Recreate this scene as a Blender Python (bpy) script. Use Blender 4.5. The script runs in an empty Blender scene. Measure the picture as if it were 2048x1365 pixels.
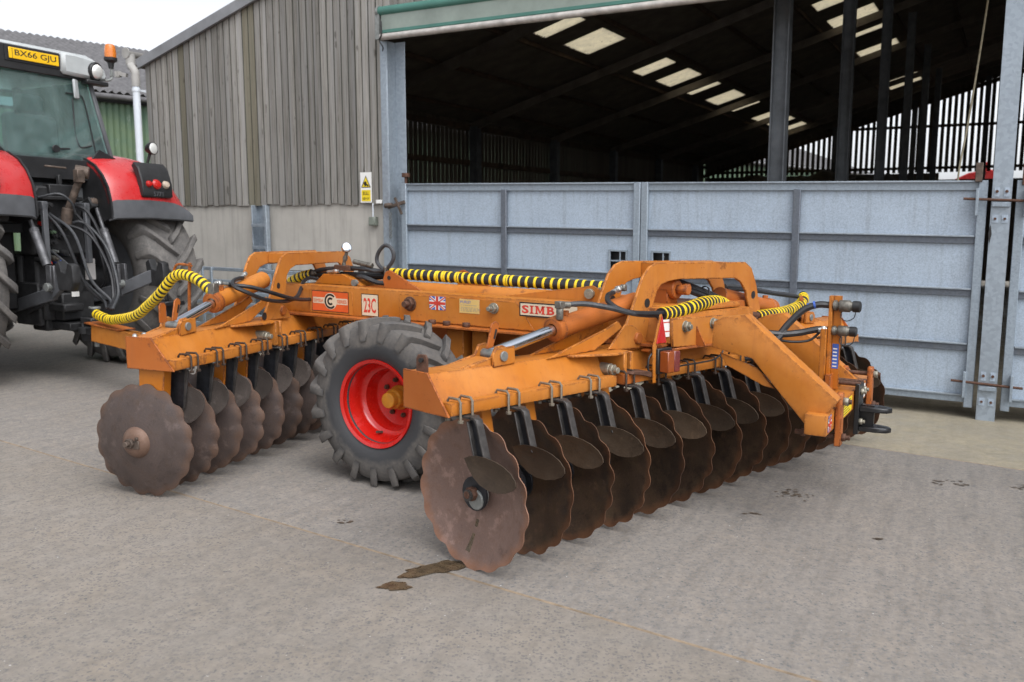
import bpy, bmesh, math, random
import numpy as np
from math import sin, cos, pi, radians, sqrt, atan2
from mathutils import Vector, Matrix
random.seed(7)
SC = bpy.context.scene
COL = SC.collection

# ------------------------------------------------------------------ camera, sky, sun, exposure
cam_d = bpy.data.cameras.new('camera'); cam = bpy.data.objects.new('camera', cam_d); COL.objects.link(cam)
cam.location = (0, 0, 1.65); cam.rotation_euler = (radians(90) - .1374, 0, 0)
cam_d.sensor_width = 36; cam_d.lens = 30.76; cam_d.clip_start = .1; cam_d.clip_end = 900
cam_d.dof.use_dof = True; cam_d.dof.focus_distance = 4.8; cam_d.dof.aperture_fstop = 3.4
SC.camera = cam
W = bpy.data.worlds.new('World'); SC.world = W; W.use_nodes = True
nt = W.node_tree; nt.nodes.clear()
sky = nt.nodes.new('ShaderNodeTexSky'); sky.sky_type = 'NISHITA'; sky.sun_disc = False
SUN_EL, SUN_AZ = radians(56), radians(150)
sky.sun_elevation = SUN_EL; sky.sun_rotation = SUN_AZ; sky.air_density = 1.0; sky.dust_density = 3.0; sky.ozone_density = 1.0
bw_ = nt.nodes.new('ShaderNodeRGBToBW'); mixs = nt.nodes.new('ShaderNodeMix'); mixs.data_type = 'RGBA'
tint = nt.nodes.new('ShaderNodeMix'); tint.data_type = 'RGBA'; tint.blend_type = 'MULTIPLY'; tint.inputs[0].default_value = 1
nt.links.new(sky.outputs[0], bw_.inputs[0]); nt.links.new(bw_.outputs[0], tint.inputs[6]); tint.inputs[7].default_value = (.975, 1.0, 1.05, 1)
# cloud cover: the blue of the clear sky is almost all taken out
mixs.inputs[0].default_value = .92
nt.links.new(sky.outputs[0], mixs.inputs[6]); nt.links.new(tint.outputs[2], mixs.inputs[7])
bgn = nt.nodes.new('ShaderNodeBackground'); bgn.inputs[1].default_value = .15
wo = nt.nodes.new('ShaderNodeOutputWorld'); nt.links.new(mixs.outputs[2], bgn.inputs[0]); nt.links.new(bgn.outputs[0], wo.inputs[0])
sun_d = bpy.data.lights.new('sun', 'SUN'); sun_d.energy = .6; sun_d.angle = radians(60); sun_d.color = (1, .95, .88)
sun = bpy.data.objects.new('sun', sun_d); COL.objects.link(sun)
# the sun stands behind the camera, a little to the right, behind thin cloud
sd = Vector((sin(SUN_AZ) * cos(SUN_EL), cos(SUN_AZ) * cos(SUN_EL), sin(SUN_EL)))
sun.rotation_euler = sd.to_track_quat('Z', 'Y').to_euler(); sun.location = (0, -5, 12)
SC.view_settings.view_transform = 'Standard'; SC.view_settings.look = 'None'; SC.view_settings.exposure = 1.2; SC.view_settings.gamma = 1
SC.view_settings.use_curve_mapping = False
SC.render.engine = 'CYCLES'
SC.cycles.max_bounces = 8; SC.cycles.use_denoising = True

# ------------------------------------------------------------------ frames of the place
def ax(d): return np.array([cos(radians(d)), sin(radians(d)), 0.])
ZV = np.array([0, 0, 1.])
def gz(x, y): return -.022 * x - .010 * y           # the yard falls gently to the right and away
def shear(P):
    P = np.array(P, float); P[..., 2] += gz(P[..., 0], P[..., 1]); return P
def frame(o, u, v):
    o = np.array(o, float)
    def f(P):
        P = np.asarray(P, float)
        return shear(o + P[..., 0:1] * u + P[..., 1:2] * v + P[..., 2:3] * ZV)
    return f
def flat(o, u, v):
    o = np.array(o, float)
    def f(P):
        P = np.asarray(P, float)
        return o + P[..., 0:1] * u + P[..., 1:2] * v + P[..., 2:3] * ZV
    return f
OM = ax(150) * 3.5 + ax(60) * 5.44
MX = frame(OM, ax(-30), ax(60))                      # machine: x to its rear, y across towards the barn
TX0 = MX
def TX(P): return MX(np.asarray(P, float) + np.array([-5.7, .12, 0]))   # tractor: origin under its rear axle
RG_D, RG_A = np.array([-.196, 4.07, 0]), 46.
FG_D, FG_A = np.array([-2.206, 5.119, 0]), 73.5
RG = frame(RG_D, ax(RG_A), ax(RG_A - 90))            # rear gang: a along, b to the rear
FG = frame(FG_D, ax(FG_A), ax(FG_A - 90))
PB = np.array([4.363, 7.938, 0.])
BD, BN = ax(152), ax(60.5)
BX = flat(PB, BD, BN)                                # barn: D along the front to the left, n into the barn
GXF = frame(PB, BD, BN)                              # the same, following the ground
WLD = lambda P: np.asarray(P, float)

# ------------------------------------------------------------------ mesh builder
class MB:
    def __init__(s): s.v = []; s.f = []
    def add(s, vs, fs):
        n = len(s.v); s.v += [tuple(map(float, p)) for p in vs]; s.f += [tuple(i + n for i in f) for f in fs]; return s
    def box(s, c, d, ux=(1, 0, 0), uy=(0, 1, 0), uz=(0, 0, 1)):
        c = np.array(c, float); ux, uy, uz = [np.array(u, float) for u in (ux, uy, uz)]
        hx, hy, hz = d[0] / 2, d[1] / 2, d[2] / 2
        vs = [c + ux * hx * i + uy * hy * j + uz * hz * k for k in (-1, 1) for j in (-1, 1) for i in (-1, 1)]
        return s.add(vs, [(0, 2, 3, 1), (4, 5, 7, 6), (0, 1, 5, 4), (2, 6, 7, 3), (0, 4, 6, 2), (1, 3, 7, 5)])
    def bb(s, x0, x1, y0, y1, z0, z1): return s.box(((x0 + x1) / 2, (y0 + y1) / 2, (z0 + z1) / 2), (abs(x1 - x0), abs(y1 - y0), abs(z1 - z0)))
    def bar(s, p0, p1, w, h, up=(0, 0, 1)):
        p0, p1 = np.array(p0, float), np.array(p1, float); d = p1 - p0; L = np.linalg.norm(d); d /= L
        up = np.array(up, float); sx = np.cross(d, up); sx /= np.linalg.norm(sx); u = np.cross(sx, d)
        return s.box((p0 + p1) / 2, (L, w, h), d, sx, u)
    def prism(s, poly, o, u, v, n, t):
        o, u, v, n = [np.array(q, float) for q in (o, u, v, n)]
        k = len(poly); a = [o + u * p[0] + v * p[1] for p in poly]; b = [p + n * t for p in a]
        return s.add(a + b, [tuple(range(k))[::-1], tuple(range(k, 2 * k))] + [(i, (i + 1) % k, k + (i + 1) % k, k + i) for i in range(k)])
    def cyl(s, p0, p1, r0, r1=None, n=14, cap=True):
        p0, p1 = np.array(p0, float), np.array(p1, float); r1 = r0 if r1 is None else r1
        d = p1 - p0; d /= np.linalg.norm(d); h = np.array([0, 0, 1.]) if abs(d[2]) < .9 else np.array([1., 0, 0])
        a = np.cross(d, h); a /= np.linalg.norm(a); b = np.cross(d, a)
        vs = [p0 + r0 * (cos(2 * pi * i / n) * a + sin(2 * pi * i / n) * b) for i in range(n)] + [p1 + r1 * (cos(2 * pi * i / n) * a + sin(2 * pi * i / n) * b) for i in range(n)]
        fs = [(i, (i + 1) % n, n + (i + 1) % n, n + i) for i in range(n)]
        if cap: fs += [tuple(range(n))[::-1], tuple(range(n, 2 * n))]
        return s.add(vs, fs)
    def tube(s, pts, r, n=8, smooth=True, seg=6, cap=True):
        P = spline(pts, seg) if smooth else np.array(pts, float)
        m = len(P); R = r if hasattr(r, '__len__') else [r] * m
        T = np.gradient(P, axis=0); T /= np.linalg.norm(T, axis=1)[:, None] + 1e-12
        h = np.array([0, 0, 1.]) if abs(T[0][2]) < .9 else np.array([1., 0, 0])
        a = np.cross(T[0], h); a /= np.linalg.norm(a); vs = []
        for i in range(m):
            a = a - T[i] * np.dot(a, T[i]); a /= np.linalg.norm(a); b = np.cross(T[i], a)
            vs += [P[i] + R[i] * (cos(2 * pi * k / n) * a + sin(2 * pi * k / n) * b) for k in range(n)]
        fs = [(i * n + k, i * n + (k + 1) % n, (i + 1) * n + (k + 1) % n, (i + 1) * n + k) for i in range(m - 1) for k in range(n)]
        if cap: fs += [tuple(range(n))[::-1], tuple(range((m - 1) * n, m * n))]
        return s.add(vs, fs)
    def lathe(s, prof, o, axis, n=24, closed=False):
        o, d = np.array(o, float), np.array(axis, float); d /= np.linalg.norm(d)
        h = np.array([0, 0, 1.]) if abs(d[2]) < .9 else np.array([1., 0, 0]); a = np.cross(d, h); a /= np.linalg.norm(a); b = np.cross(d, a)
        m = len(prof); vs = []
        for r, x in prof: vs += [o + d * x + max(r, 1e-4) * (cos(2 * pi * k / n) * a + sin(2 * pi * k / n) * b) for k in range(n)]
        fs = [(i * n + k, i * n + (k + 1) % n, ((i + 1) % m) * n + (k + 1) % n, ((i + 1) % m) * n + k) for i in range(m if closed else m - 1) for k in range(n)]
        if not closed:
            fs += [tuple(range(n))[::-1], tuple(range((m - 1) * n, m * n))]
        return s.add(vs, fs)
    def hexn(s, p, axis, r, t, n=6): p = np.array(p, float); d = np.array(axis, float); d /= np.linalg.norm(d); return s.cyl(p, p + d * t, r, n=n)
def spline(pts, seg=6):
    P = np.array(pts, float)
    if len(P) < 3: return P
    Q = np.vstack([2 * P[0] - P[1], P, 2 * P[-1] - P[-2]]); out = []
    for i in range(1, len(Q) - 2):
        p0, p1, p2, p3 = Q[i - 1:i + 3]
        for k in range(seg):
            t = k / seg
            out.append(.5 * ((2 * p1) + (-p0 + p2) * t + (2 * p0 - 5 * p1 + 4 * p2 - p3) * t * t + (-p0 + 3 * p1 - 3 * p2 + p3) * t ** 3))
    out.append(P[-1]); return np.array(out)

def mesh(name, mb, mat, xf=WLD, org=(0, 0, 0), bev=0., smooth=True, segs=1):
    V = xf(np.array(mb.v)) - np.array(org, float)
    me = bpy.data.meshes.new(name); me.from_pydata([tuple(p) for p in V], [], mb.f)
    bm = bmesh.new(); bm.from_mesh(me); bmesh.ops.recalc_face_normals(bm, faces=bm.faces)
    if bev:
        es = [e for e in bm.edges if len(e.link_faces) == 2 and e.calc_face_angle(0) > .6]
        bmesh.ops.bevel(bm, geom=es, offset=bev, segments=segs, affect='EDGES', profile=.6, clamp_overlap=True)
    if smooth:
        for fc in bm.faces: fc.smooth = True
    bm.to_mesh(me); bm.free()
    if smooth: me.set_sharp_from_angle(angle=radians(38))
    if mat: me.materials.append(mat)
    return me
def thing(name, label, cat, loc=(0, 0, 0), group=None):
    o = bpy.data.objects.new(name, None); COL.objects.link(o); o.location = [float(q) for q in loc]; o.empty_display_size = .2
    o['label'] = label; o['category'] = cat
    if group: o['group'] = group
    return o
def wloc(o):
    L = np.array(o.location); p = o.parent
    while p: L = L + np.array(p.location); p = p.parent
    return L
def part(name, mb, mat, parent, xf=WLD, bev=0., label=None, smooth=True, segs=1, stuff=False):
    me = mesh(name, mb, mat, xf, wloc(parent), bev, smooth, segs)
    o = bpy.data.objects.new(name, me); COL.objects.link(o); o.parent = parent
    if label: o['label'] = label
    if stuff: o['kind'] = 'stuff'
    if name: pass
    return o
def child(name, mb, mat, par, root, xf=WLD, bev=0., smooth=True):        # sub-part: par sits at its root's origin
    me = mesh(name, mb, mat, xf, wloc(par), bev, smooth); o = bpy.data.objects.new(name, me); COL.objects.link(o); o.parent = par; return o
def inst(name, me, parent, wpos, rotz=0., roty=0., scale=None, rot=None):
    o = bpy.data.objects.new(name, me); COL.objects.link(o); o.parent = parent
    o.location = [float(q) for q in (np.array(wpos, float) - wloc(parent))]
    o.rotation_euler = rot if rot else (0, roty, rotz)
    if scale: o.scale = scale
    return o
def struct(name, mb, mat, xf=WLD, bev=0., smooth=False):
    me = mesh(name, mb, mat, xf, (0, 0, 0), bev, smooth); o = bpy.data.objects.new(name, me); COL.objects.link(o); o['kind'] = 'structure'; return o
def single(name, mb, mat, label, cat, loc, xf=WLD, bev=0., group=None, smooth=True):
    me = mesh(name, mb, mat, xf, loc, bev, smooth); o = bpy.data.objects.new(name, me); COL.objects.link(o); o.location = [float(q) for q in loc]
    o['label'] = label; o['category'] = cat
    if group: o['group'] = group
    return o
def text_mb(body, size, o, u, v, n, depth=.001, bold=0., spacing=1., ext=1., shear_=0.):
    """flat lettering as mesh: o = lower-left corner, u = reading direction, v = up"""
    cu = bpy.data.curves.new('txt', 'FONT'); cu.body = body; cu.size = 1; cu.offset = bold; cu.space_character = spacing; cu.resolution_u = 3; cu.shear = shear_
    ob = bpy.data.objects.new('txt', cu); COL.objects.link(ob); dg = bpy.context.evaluated_depsgraph_get()
    me = bpy.data.meshes.new_from_object(ob.evaluated_get(dg)); co = np.array([p.co[:] for p in me.vertices]); fs = [tuple(p.vertices) for p in me.polygons]
    bpy.data.objects.remove(ob); bpy.data.curves.remove(cu); bpy.data.meshes.remove(me)
    co[:, 0] -= co[:, 0].min(); co[:, 1] -= co[:, 1].min(); k = size / co[:, 1].max()
    o, u, v, n = [np.array(q, float) for q in (o, u, v, n)]
    mb = MB(); mb.add([o + u * c[0] * k * ext + v * c[1] * k + n * depth for c in co], fs)
    return mb, co[:, 0].max() * k * ext

# ------------------------------------------------------------------ materials
def newmat(name):
    m = bpy.data.materials.new(name); m.use_nodes = True; t = m.node_tree; t.nodes.clear()
    o = t.nodes.new('ShaderNodeOutputMaterial'); b = t.nodes.new('ShaderNodeBsdfPrincipled'); t.links.new(b.outputs[0], o.inputs[0])
    return m, t, b
def N(t, typ, **kw):
    n = t.nodes.new(typ)
    for k, v in kw.items(): setattr(n, k, v)
    return n
def coords(t, kind='Object', scale=(1, 1, 1)):
    tc = N(t, 'ShaderNodeTexCoord'); mp = N(t, 'ShaderNodeMapping'); mp.inputs['Scale'].default_value = scale
    if kind == 'Position': g = N(t, 'ShaderNodeNewGeometry'); t.links.new(g.outputs['Position'], mp.inputs[0])
    else: t.links.new(tc.outputs[kind], mp.inputs[0])
    return mp.outputs[0]
def noise(t, vec, scale, detail=4, rough=.6, dist=0.):
    n = N(t, 'ShaderNodeTexNoise'); n.inputs['Scale'].default_value = scale; n.inputs['Detail'].default_value = detail; n.inputs['Roughness'].default_value = rough; n.inputs['Distortion'].default_value = dist
    t.links.new(vec, n.inputs['Vector']); return n.outputs['Fac']
def ramp(t, fac, stops):
    r = N(t, 'ShaderNodeValToRGB'); e = r.color_ramp.elements
    while len(e) < len(stops): e.new(.5)
    for i, (p, c) in enumerate(stops):
        e[i].position = p; e[i].color = (c, c, c, 1) if not hasattr(c, '__len__') else (*c, 1)
    t.links.new(fac, r.inputs[0]); return r.outputs[0]
def mix(t, fac, a, b, mode='MIX'):
    m = N(t, 'ShaderNodeMix', data_type='RGBA', blend_type=mode)
    for i, x in ((0, fac), (6, a), (7, b)):
        if hasattr(x, 'links') or isinstance(x, bpy.types.NodeSocket): t.links.new(x, m.inputs[i])
        elif hasattr(x, '__len__'): m.inputs[i].default_value = (*x, 1) if len(x) == 3 else x
        else: m.inputs[i].default_value = x if i == 0 else (x, x, x, 1)
    return m.outputs[2]
def math_(t, op, a, b=None):
    m = N(t, 'ShaderNodeMath', operation=op)
    for i, x in enumerate((a, b)):
        if x is None: continue
        if isinstance(x, bpy.types.NodeSocket): t.links.new(x, m.inputs[i])
        else: m.inputs[i].default_value = x
    return m.outputs[0]
def bump(t, b, h, strength=.3, dist=.01):
    n = N(t, 'ShaderNodeBump'); n.inputs['Strength'].default_value = strength; n.inputs['Distance'].default_value = dist
    t.links.new(h, n.inputs['Height']); t.links.new(n.outputs[0], b.inputs['Normal'])
def edge_mask(t, rad=.008, lo=.02, hi=.25):
    bv = N(t, 'ShaderNodeBevel'); bv.samples = 4; bv.inputs['Radius'].default_value = rad
    g = N(t, 'ShaderNodeNewGeometry'); d = N(t, 'ShaderNodeVectorMath', operation='DOT_PRODUCT')
    t.links.new(bv.outputs[0], d.inputs[0]); t.links.new(g.outputs['True Normal'], d.inputs[1])
    return ramp(t, math_(t, 'SUBTRACT', 1., d.outputs['Value']), [(lo, 0.), (hi, 1.)])
def simple(name, col, rough=.5, metal=0., var=.15, scale=8., bmp=0.):
    m, t, b = newmat(name); v = coords(t)
    f = noise(t, v, scale, 5)
    c = mix(t, ramp(t, f, [(.3, 0.), (.7, 1.)]), [q * (1 - var) for q in col], [min(1, q * (1 + var)) for q in col]); t.links.new(c, b.inputs['Base Color'])
    b.inputs['Roughness'].default_value = rough; b.inputs['Metallic'].default_value = metal
    t.links.new(ramp(t, noise(t, v, scale * 3, 4), [(.2, max(0, rough - .12)), (.8, min(1, rough + .12))]), b.inputs['Roughness'])
    if bmp: bump(t, b, noise(t, v, scale * 6, 4), bmp, .004)
    return m
def mat_orange(name='orange_paint', rust=1., base=(.42, .132, .010), faded=(.50, .195, .042)):
    m, t, b = newmat(name); v = coords(t)
    big = noise(t, v, 2.2, 5, .6); fine = noise(t, v, 26., 6, .7); mid = noise(t, v, 9., 6, .65)
    c = mix(t, ramp(t, big, [(.35, 0.), (.68, 1.)]), base, faded)
    c = mix(t, math_(t, 'MULTIPLY', ramp(t, mid, [(.48, 0.), (.72, 1.)]), .28), c, (.33, .085, .016))
    # grime runs down the faces
    run = noise(t, coords(t, 'Object', (14, 14, 1.1)), 1.6, 4, .6)
    c = mix(t, math_(t, 'MULTIPLY', ramp(t, run, [(.52, 0.), (.75, 1.)]), .28), c, (.25, .085, .03))
    em = edge_mask(t, .014, .004, .05)
    chip = math_(t, 'MULTIPLY', em, ramp(t, noise(t, v, 17., 6, .75), [(.46, 0.), (.53, 1.)]))
    spots = math_(t, 'MULTIPLY', ramp(t, noise(t, v, 55., 3, .5), [(.70 - .01 * rust, 0.), (.73, 1.)]), ramp(t, mid, [(.5, 0.), (.6, 1.)]))
    blot = math_(t, 'MULTIPLY', ramp(t, noise(t, v, 5.5, 7, .75), [(.64 - .03 * rust, 0.), (.70 - .03 * rust, 1.)]), .7)
    r = math_(t, 'MINIMUM', math_(t, 'ADD', math_(t, 'ADD', chip, spots), blot), 1.)
    rc = mix(t, fine, (.035, .014, .010), (.16, .05, .02))
    c = mix(t, math_(t, 'MULTIPLY', r, .85 * rust), c, rc)
    t.links.new(c, b.inputs['Base Color'])
    rr = mix(t, r, .42, .85); t.links.new(rr, b.inputs['Roughness']); b.inputs['Specular IOR Level'].default_value = .32
    bump(t, b, math_(t, 'SUBTRACT', math_(t, 'MULTIPLY', fine, .15), r), .25, .003)
    return m
def mat_disc(name, c0, c1, c2, rim=(.20, .075, .03), rough=.55, edge_r=.355):
    """worn disc steel: streaks, rust, bright rusty rim (rim by distance from the disc's own axis)"""
    m, t, b = newmat(name); v = coords(t)
    oi = N(t, 'ShaderNodeObjectInfo'); add = N(t, 'ShaderNodeVectorMath', operation='ADD'); t.links.new(v, add.inputs[0])
    cx = N(t, 'ShaderNodeCombineXYZ'); mu = math_(t, 'MULTIPLY', oi.outputs['Random'], 17.)
    for i in range(3): t.links.new(mu, cx.inputs[i])
    t.links.new(cx.outputs[0], add.inputs[1]); v2 = add.outputs[0]
    f1 = noise(t, v2, 3.5, 6, .65); f2 = noise(t, v2, 14., 6, .7); f3 = noise(t, v2, 120., 3, .6)
    c = mix(t, ramp(t, f1, [(.36, 0.), (.64, 1.)]), c0, c1); c = mix(t, ramp(t, f2, [(.46, 0.), (.66, 1.)]), c, c2)
    f4 = noise(t, v2, 8., 7, .75); c = mix(t, math_(t, 'MULTIPLY', ramp(t, f4, [(.56, 0.), (.64, 1.)]), .45), c, [q * 1.9 for q in c1]); c = mix(t, math_(t, 'MULTIPLY', ramp(t, f4, [(.36, 1.), (.44, 0.)]), .5), c, [q * .5 for q in c0])
    c = mix(t, math_(t, 'MULTIPLY', ramp(t, f3, [(.45, 0.), (.7, 1.)]), .35), c, [q * 1.7 for q in c2])
    ln = N(t, 'ShaderNodeVectorMath', operation='LENGTH'); sp = N(t, 'ShaderNodeSeparateXYZ'); t.links.new(v, sp.inputs[0])
    cc = N(t, 'ShaderNodeCombineXYZ'); t.links.new(sp.outputs[1], cc.inputs[1]); t.links.new(sp.outputs[2], cc.inputs[2]); t.links.new(cc.outputs[0], ln.inputs[0])
    d = math_(t, 'ADD', ln.outputs['Value'], math_(t, 'MULTIPLY', math_(t, 'SUBTRACT', f2, .5), .07))
    e = ramp(t, d, [(edge_r - .03, 0.), (edge_r + .008, 1.)])
    c = mix(t, math_(t, 'MULTIPLY', e, .42), c, rim)
    c = mix(t, 1., c, ramp(t, oi.outputs['Random'], [(0., .72), (1., 1.22)]), 'MULTIPLY')
    wvr = N(t, 'ShaderNodeTexNoise'); wvr.noise_dimensions = '1D'; wvr.inputs['Scale'].default_value = 110.; wvr.inputs['Detail'].default_value = 4; t.links.new(math_(t, 'ADD', ln.outputs['Value'], mu), wvr.inputs['W'])
    c = mix(t, math_(t, 'MULTIPLY', math_(t, 'MULTIPLY', ramp(t, wvr.outputs['Fac'], [(.5, 0.), (.7, 1.)]), ramp(t, f1, [(.42, 0.), (.7, 1.)])), .12), c, [min(1, q * 2.2) for q in c1])
    # muddy lower half where the disc was last wet
    c = mix(t, math_(t, 'MULTIPLY', ramp(t, noise(t, v2, 2.3, 3), [(.55, 0.), (.7, 1.)]), .5), c, [q * .55 for q in c0])
    t.links.new(c, b.inputs['Base Color']); b.inputs['Metallic'].default_value = .25
    t.links.new(ramp(t, f2, [(.25, rough - .14), (.75, rough + .2)]), b.inputs['Roughness'])
    bump(t, b, math_(t, 'ADD', f2, math_(t, 'MULTIPLY', f3, .4)), .25, .003)
    return m
def mat_galv(name, col=(.30, .35, .41), var=.12, scale=70., rough=.5, metal=.35, dirt=.3):
    m, t, b = newmat(name); v = coords(t)
    vo = N(t, 'ShaderNodeTexVoronoi'); vo.inputs['Scale'].default_value = scale; t.links.new(v, vo.inputs['Vector'])
    s = N(t, 'ShaderNodeSeparateColor'); t.links.new(vo.outputs['Color'], s.inputs[0])
    f = math_(t, 'ADD', math_(t, 'MULTIPLY', s.outputs[0], .6), math_(t, 'MULTIPLY', noise(t, v, 2.5, 5), .5))
    c = mix(t, ramp(t, f, [(.15, 0.), (.95, 1.)]), [q * (1 - var) for q in col], [q * (1 + var) for q in col])
    st = noise(t, coords(t, 'Object', (9, 9, .7)), 2., 5, .65)
    c = mix(t, math_(t, 'MULTIPLY', ramp(t, st, [(.5, 0.), (.75, 1.)]), dirt), c, (.16, .16, .15))
    t.links.new(c, b.inputs['Base Color']); b.inputs['Metallic'].default_value = metal
    t.links.new(ramp(t, f, [(.2, rough - .1), (.9, rough + .12)]), b.inputs['Roughness'])
    return m
def mat_wood(name, cols, rand=.35, streak=1.):
    m, t, b = newmat(name); oi = N(t, 'ShaderNodeObjectInfo')
    v = coords(t, 'Object', (22, 22, .55)); off = N(t, 'ShaderNodeVectorMath', operation='ADD'); t.links.new(v, off.inputs[0])
    cx = N(t, 'ShaderNodeCombineXYZ'); mu = math_(t, 'MULTIPLY', oi.outputs['Random'], 91.); t.links.new(mu, cx.inputs[0]); t.links.new(mu, cx.inputs[2]); t.links.new(cx.outputs[0], off.inputs[1])
    g = noise(t, off.outputs[0], 3.2, 7, .7, .6); g2 = noise(t, off.outputs[0], .9, 4, .6)
    c = mix(t, ramp(t, g, [(.34, 0.), (.64, 1.)]), cols[0], cols[1]); c = mix(t, ramp(t, g2, [(.42, 0.), (.7, 1.)]), c, cols[2])
    v3 = coords(t, 'Object', (60, 60, 14)); off2 = N(t, 'ShaderNodeVectorMath', operation='ADD'); t.links.new(v3, off2.inputs[0]); t.links.new(cx.outputs[0], off2.inputs[1])
    kn = noise(t, off2.outputs[0], .28, 2, .5)
    c = mix(t, math_(t, 'MULTIPLY', ramp(t, kn, [(.68, 0.), (.72, 1.)]), .6), c, (.06, .05, .04))
    br = ramp(t, oi.outputs['Random'], [(0., 1 - rand), (1., 1 + rand * .45)])
    c = mix(t, 1., c, br, 'MULTIPLY')
    t.links.new(c, b.inputs['Base Color']); b.inputs['Roughness'].default_value = .85; b.inputs['Specular IOR Level'].default_value = .25
    bump(t, b, g, .4, .003); return m
def mat_rubber(name, base=(.022, .023, .026), dust=(.20, .175, .145), amt=.7, inner=None):
    """tyre: black, dusty; 'inner' = radius (about the object's y axis) inside which the sidewall stays clean"""
    m, t, b = newmat(name); v = coords(t)
    f = noise(t, v, 5., 5, .6); g = noise(t, v, 40., 5, .7)
    k = math_(t, 'MULTIPLY', ramp(t, math_(t, 'ADD', math_(t, 'MULTIPLY', f, .6), math_(t, 'MULTIPLY', g, .4)), [(.33, .25), (.66, 1.)]), amt)
    # wear: the lug tops are rubbed clean along their edges
    k = math_(t, 'MULTIPLY', k, ramp(t, edge_mask(t, .012, .02, .3), [(0., 1.), (1., .45)]))
    if inner:
        sp = N(t, 'ShaderNodeSeparateXYZ'); t.links.new(v, sp.inputs[0]); cc = N(t, 'ShaderNodeCombineXYZ'); t.links.new(sp.outputs[0], cc.inputs[0]); t.links.new(sp.outputs[2], cc.inputs[2])
        ln = N(t, 'ShaderNodeVectorMath', operation='LENGTH'); t.links.new(cc.outputs[0], ln.inputs[0])
        d = math_(t, 'ADD', ln.outputs['Value'], math_(t, 'MULTIPLY', math_(t, 'SUBTRACT', f, .5), .16))
        k = math_(t, 'MULTIPLY', k, ramp(t, d, [(inner - .012, .06), (inner + .02, 1.)]))
    c = mix(t, k, base, dust); t.links.new(c, b.inputs['Base Color']); b.inputs['Roughness'].default_value = .75; b.inputs['Specular IOR Level'].default_value = .3
    t.links.new(ramp(t, k, [(0., .5), (.6, .9)]), b.inputs['Roughness'])
    bump(t, b, g, .3, .003); return m
def mat_concrete(name, c0, c1, dark=(.095, .10, .106), stone=.5, rough=.85, tintb=(.29, .24, .185), wet=0., streak=.3, grow=0.):
    m, t, b = newmat(name); v = coords(t, 'Position')
    big = noise(t, v, .55, 5, .6); mid = noise(t, v, 2.8, 6, .65); fine = noise(t, v, 30., 5, .7)
    c = mix(t, ramp(t, big, [(.35, 0.), (.65, 1.)]), c0, c1)
    c = mix(t, math_(t, 'MULTIPLY', ramp(t, mid, [(.42, 0.), (.72, 1.)]), .5), c, tintb)
    mo = noise(t, v, 11., 6, .7); c = mix(t, math_(t, 'MULTIPLY', ramp(t, mo, [(.40, 0.), (.62, 1.)]), .42), c, [q * .74 for q in c0])
    # drag marks of the tamping board and of tyres
    wv = noise(t, coords_rot(t, 64, (.8, 8., 1.)), 1.6, 5, .7)
    c = mix(t, math_(t, 'MULTIPLY', ramp(t, wv, [(.46, 0.), (.68, 1.)]), streak), c, [q * .58 for q in c0])
    vo = N(t, 'ShaderNodeTexVoronoi'); vo.inputs['Scale'].default_value = 70.; vo.inputs['Randomness'].default_value = 1.
    wob = N(t, 'ShaderNodeVectorMath', operation='ADD'); t.links.new(v, wob.inputs[0]); nn = N(t, 'ShaderNodeTexNoise'); nn.inputs['Scale'].default_value = 90.; t.links.new(v, nn.inputs['Vector'])
    sc = N(t, 'ShaderNodeVectorMath', operation='SCALE'); sc.inputs['Scale'].default_value = .022; t.links.new(nn.outputs['Color'], sc.inputs[0]); t.links.new(sc.outputs[0], wob.inputs[1])
    t.links.new(wob.outputs[0], vo.inputs['Vector'])
    s = N(t, 'ShaderNodeSeparateColor'); t.links.new(vo.outputs['Color'], s.inputs[0])
    worn = ramp(t, math_(t, 'ADD', math_(t, 'MULTIPLY', mid, .6), math_(t, 'MULTIPLY', big, .4)), [(.38, .45), (.56, 1.)])
    st = math_(t, 'MULTIPLY', math_(t, 'MULTIPLY', ramp(t, s.outputs[0], [(.50 - grow, 0.), (.58 - grow, 1.)]), ramp(t, vo.outputs['Distance'], [(.38, 1.), (.56, 0.)])), math_(t, 'MULTIPLY', worn, stone))
    st = math_(t, 'MINIMUM', math_(t, 'MULTIPLY', st, 1.35), .92)
    sc2 = mix(t, s.outputs[1], dark, (.17, .16, .152))
    c = mix(t, st, c, sc2)
    c = mix(t, math_(t, 'MULTIPLY', ramp(t, fine, [(.4, 0.), (.75, 1.)]), .4), c, (.36, .31, .26))
    fl = noise(t, v, 48., 2, .5); c = mix(t, math_(t, 'MULTIPLY', ramp(t, fl, [(.755, 0.), (.775, 1.)]), .6), c, (.6, .6, .6))
    t.links.new(c, b.inputs['Base Color'])
    if wet: t.links.new(ramp(t, mid, [(.42, rough - wet), (.62, rough)]), b.inputs['Roughness'])
    else: b.inputs['Roughness'].default_value = rough
    b.inputs['Specular IOR Level'].default_value = .35
    bump(t, b, math_(t, 'ADD', fine, math_(t, 'MULTIPLY', st, .4)), .3, .003); return m
def coords_rot(t, deg, scale):
    g = N(t, 'ShaderNodeNewGeometry'); mp = N(t, 'ShaderNodeMapping'); mp.inputs['Rotation'].default_value = (0, 0, radians(-deg)); t.links.new(g.outputs['Position'], mp.inputs[0])
    mp2 = N(t, 'ShaderNodeMapping'); mp2.inputs['Scale'].default_value = scale; t.links.new(mp.outputs[0], mp2.inputs[0]); return mp2.outputs[0]
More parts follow.
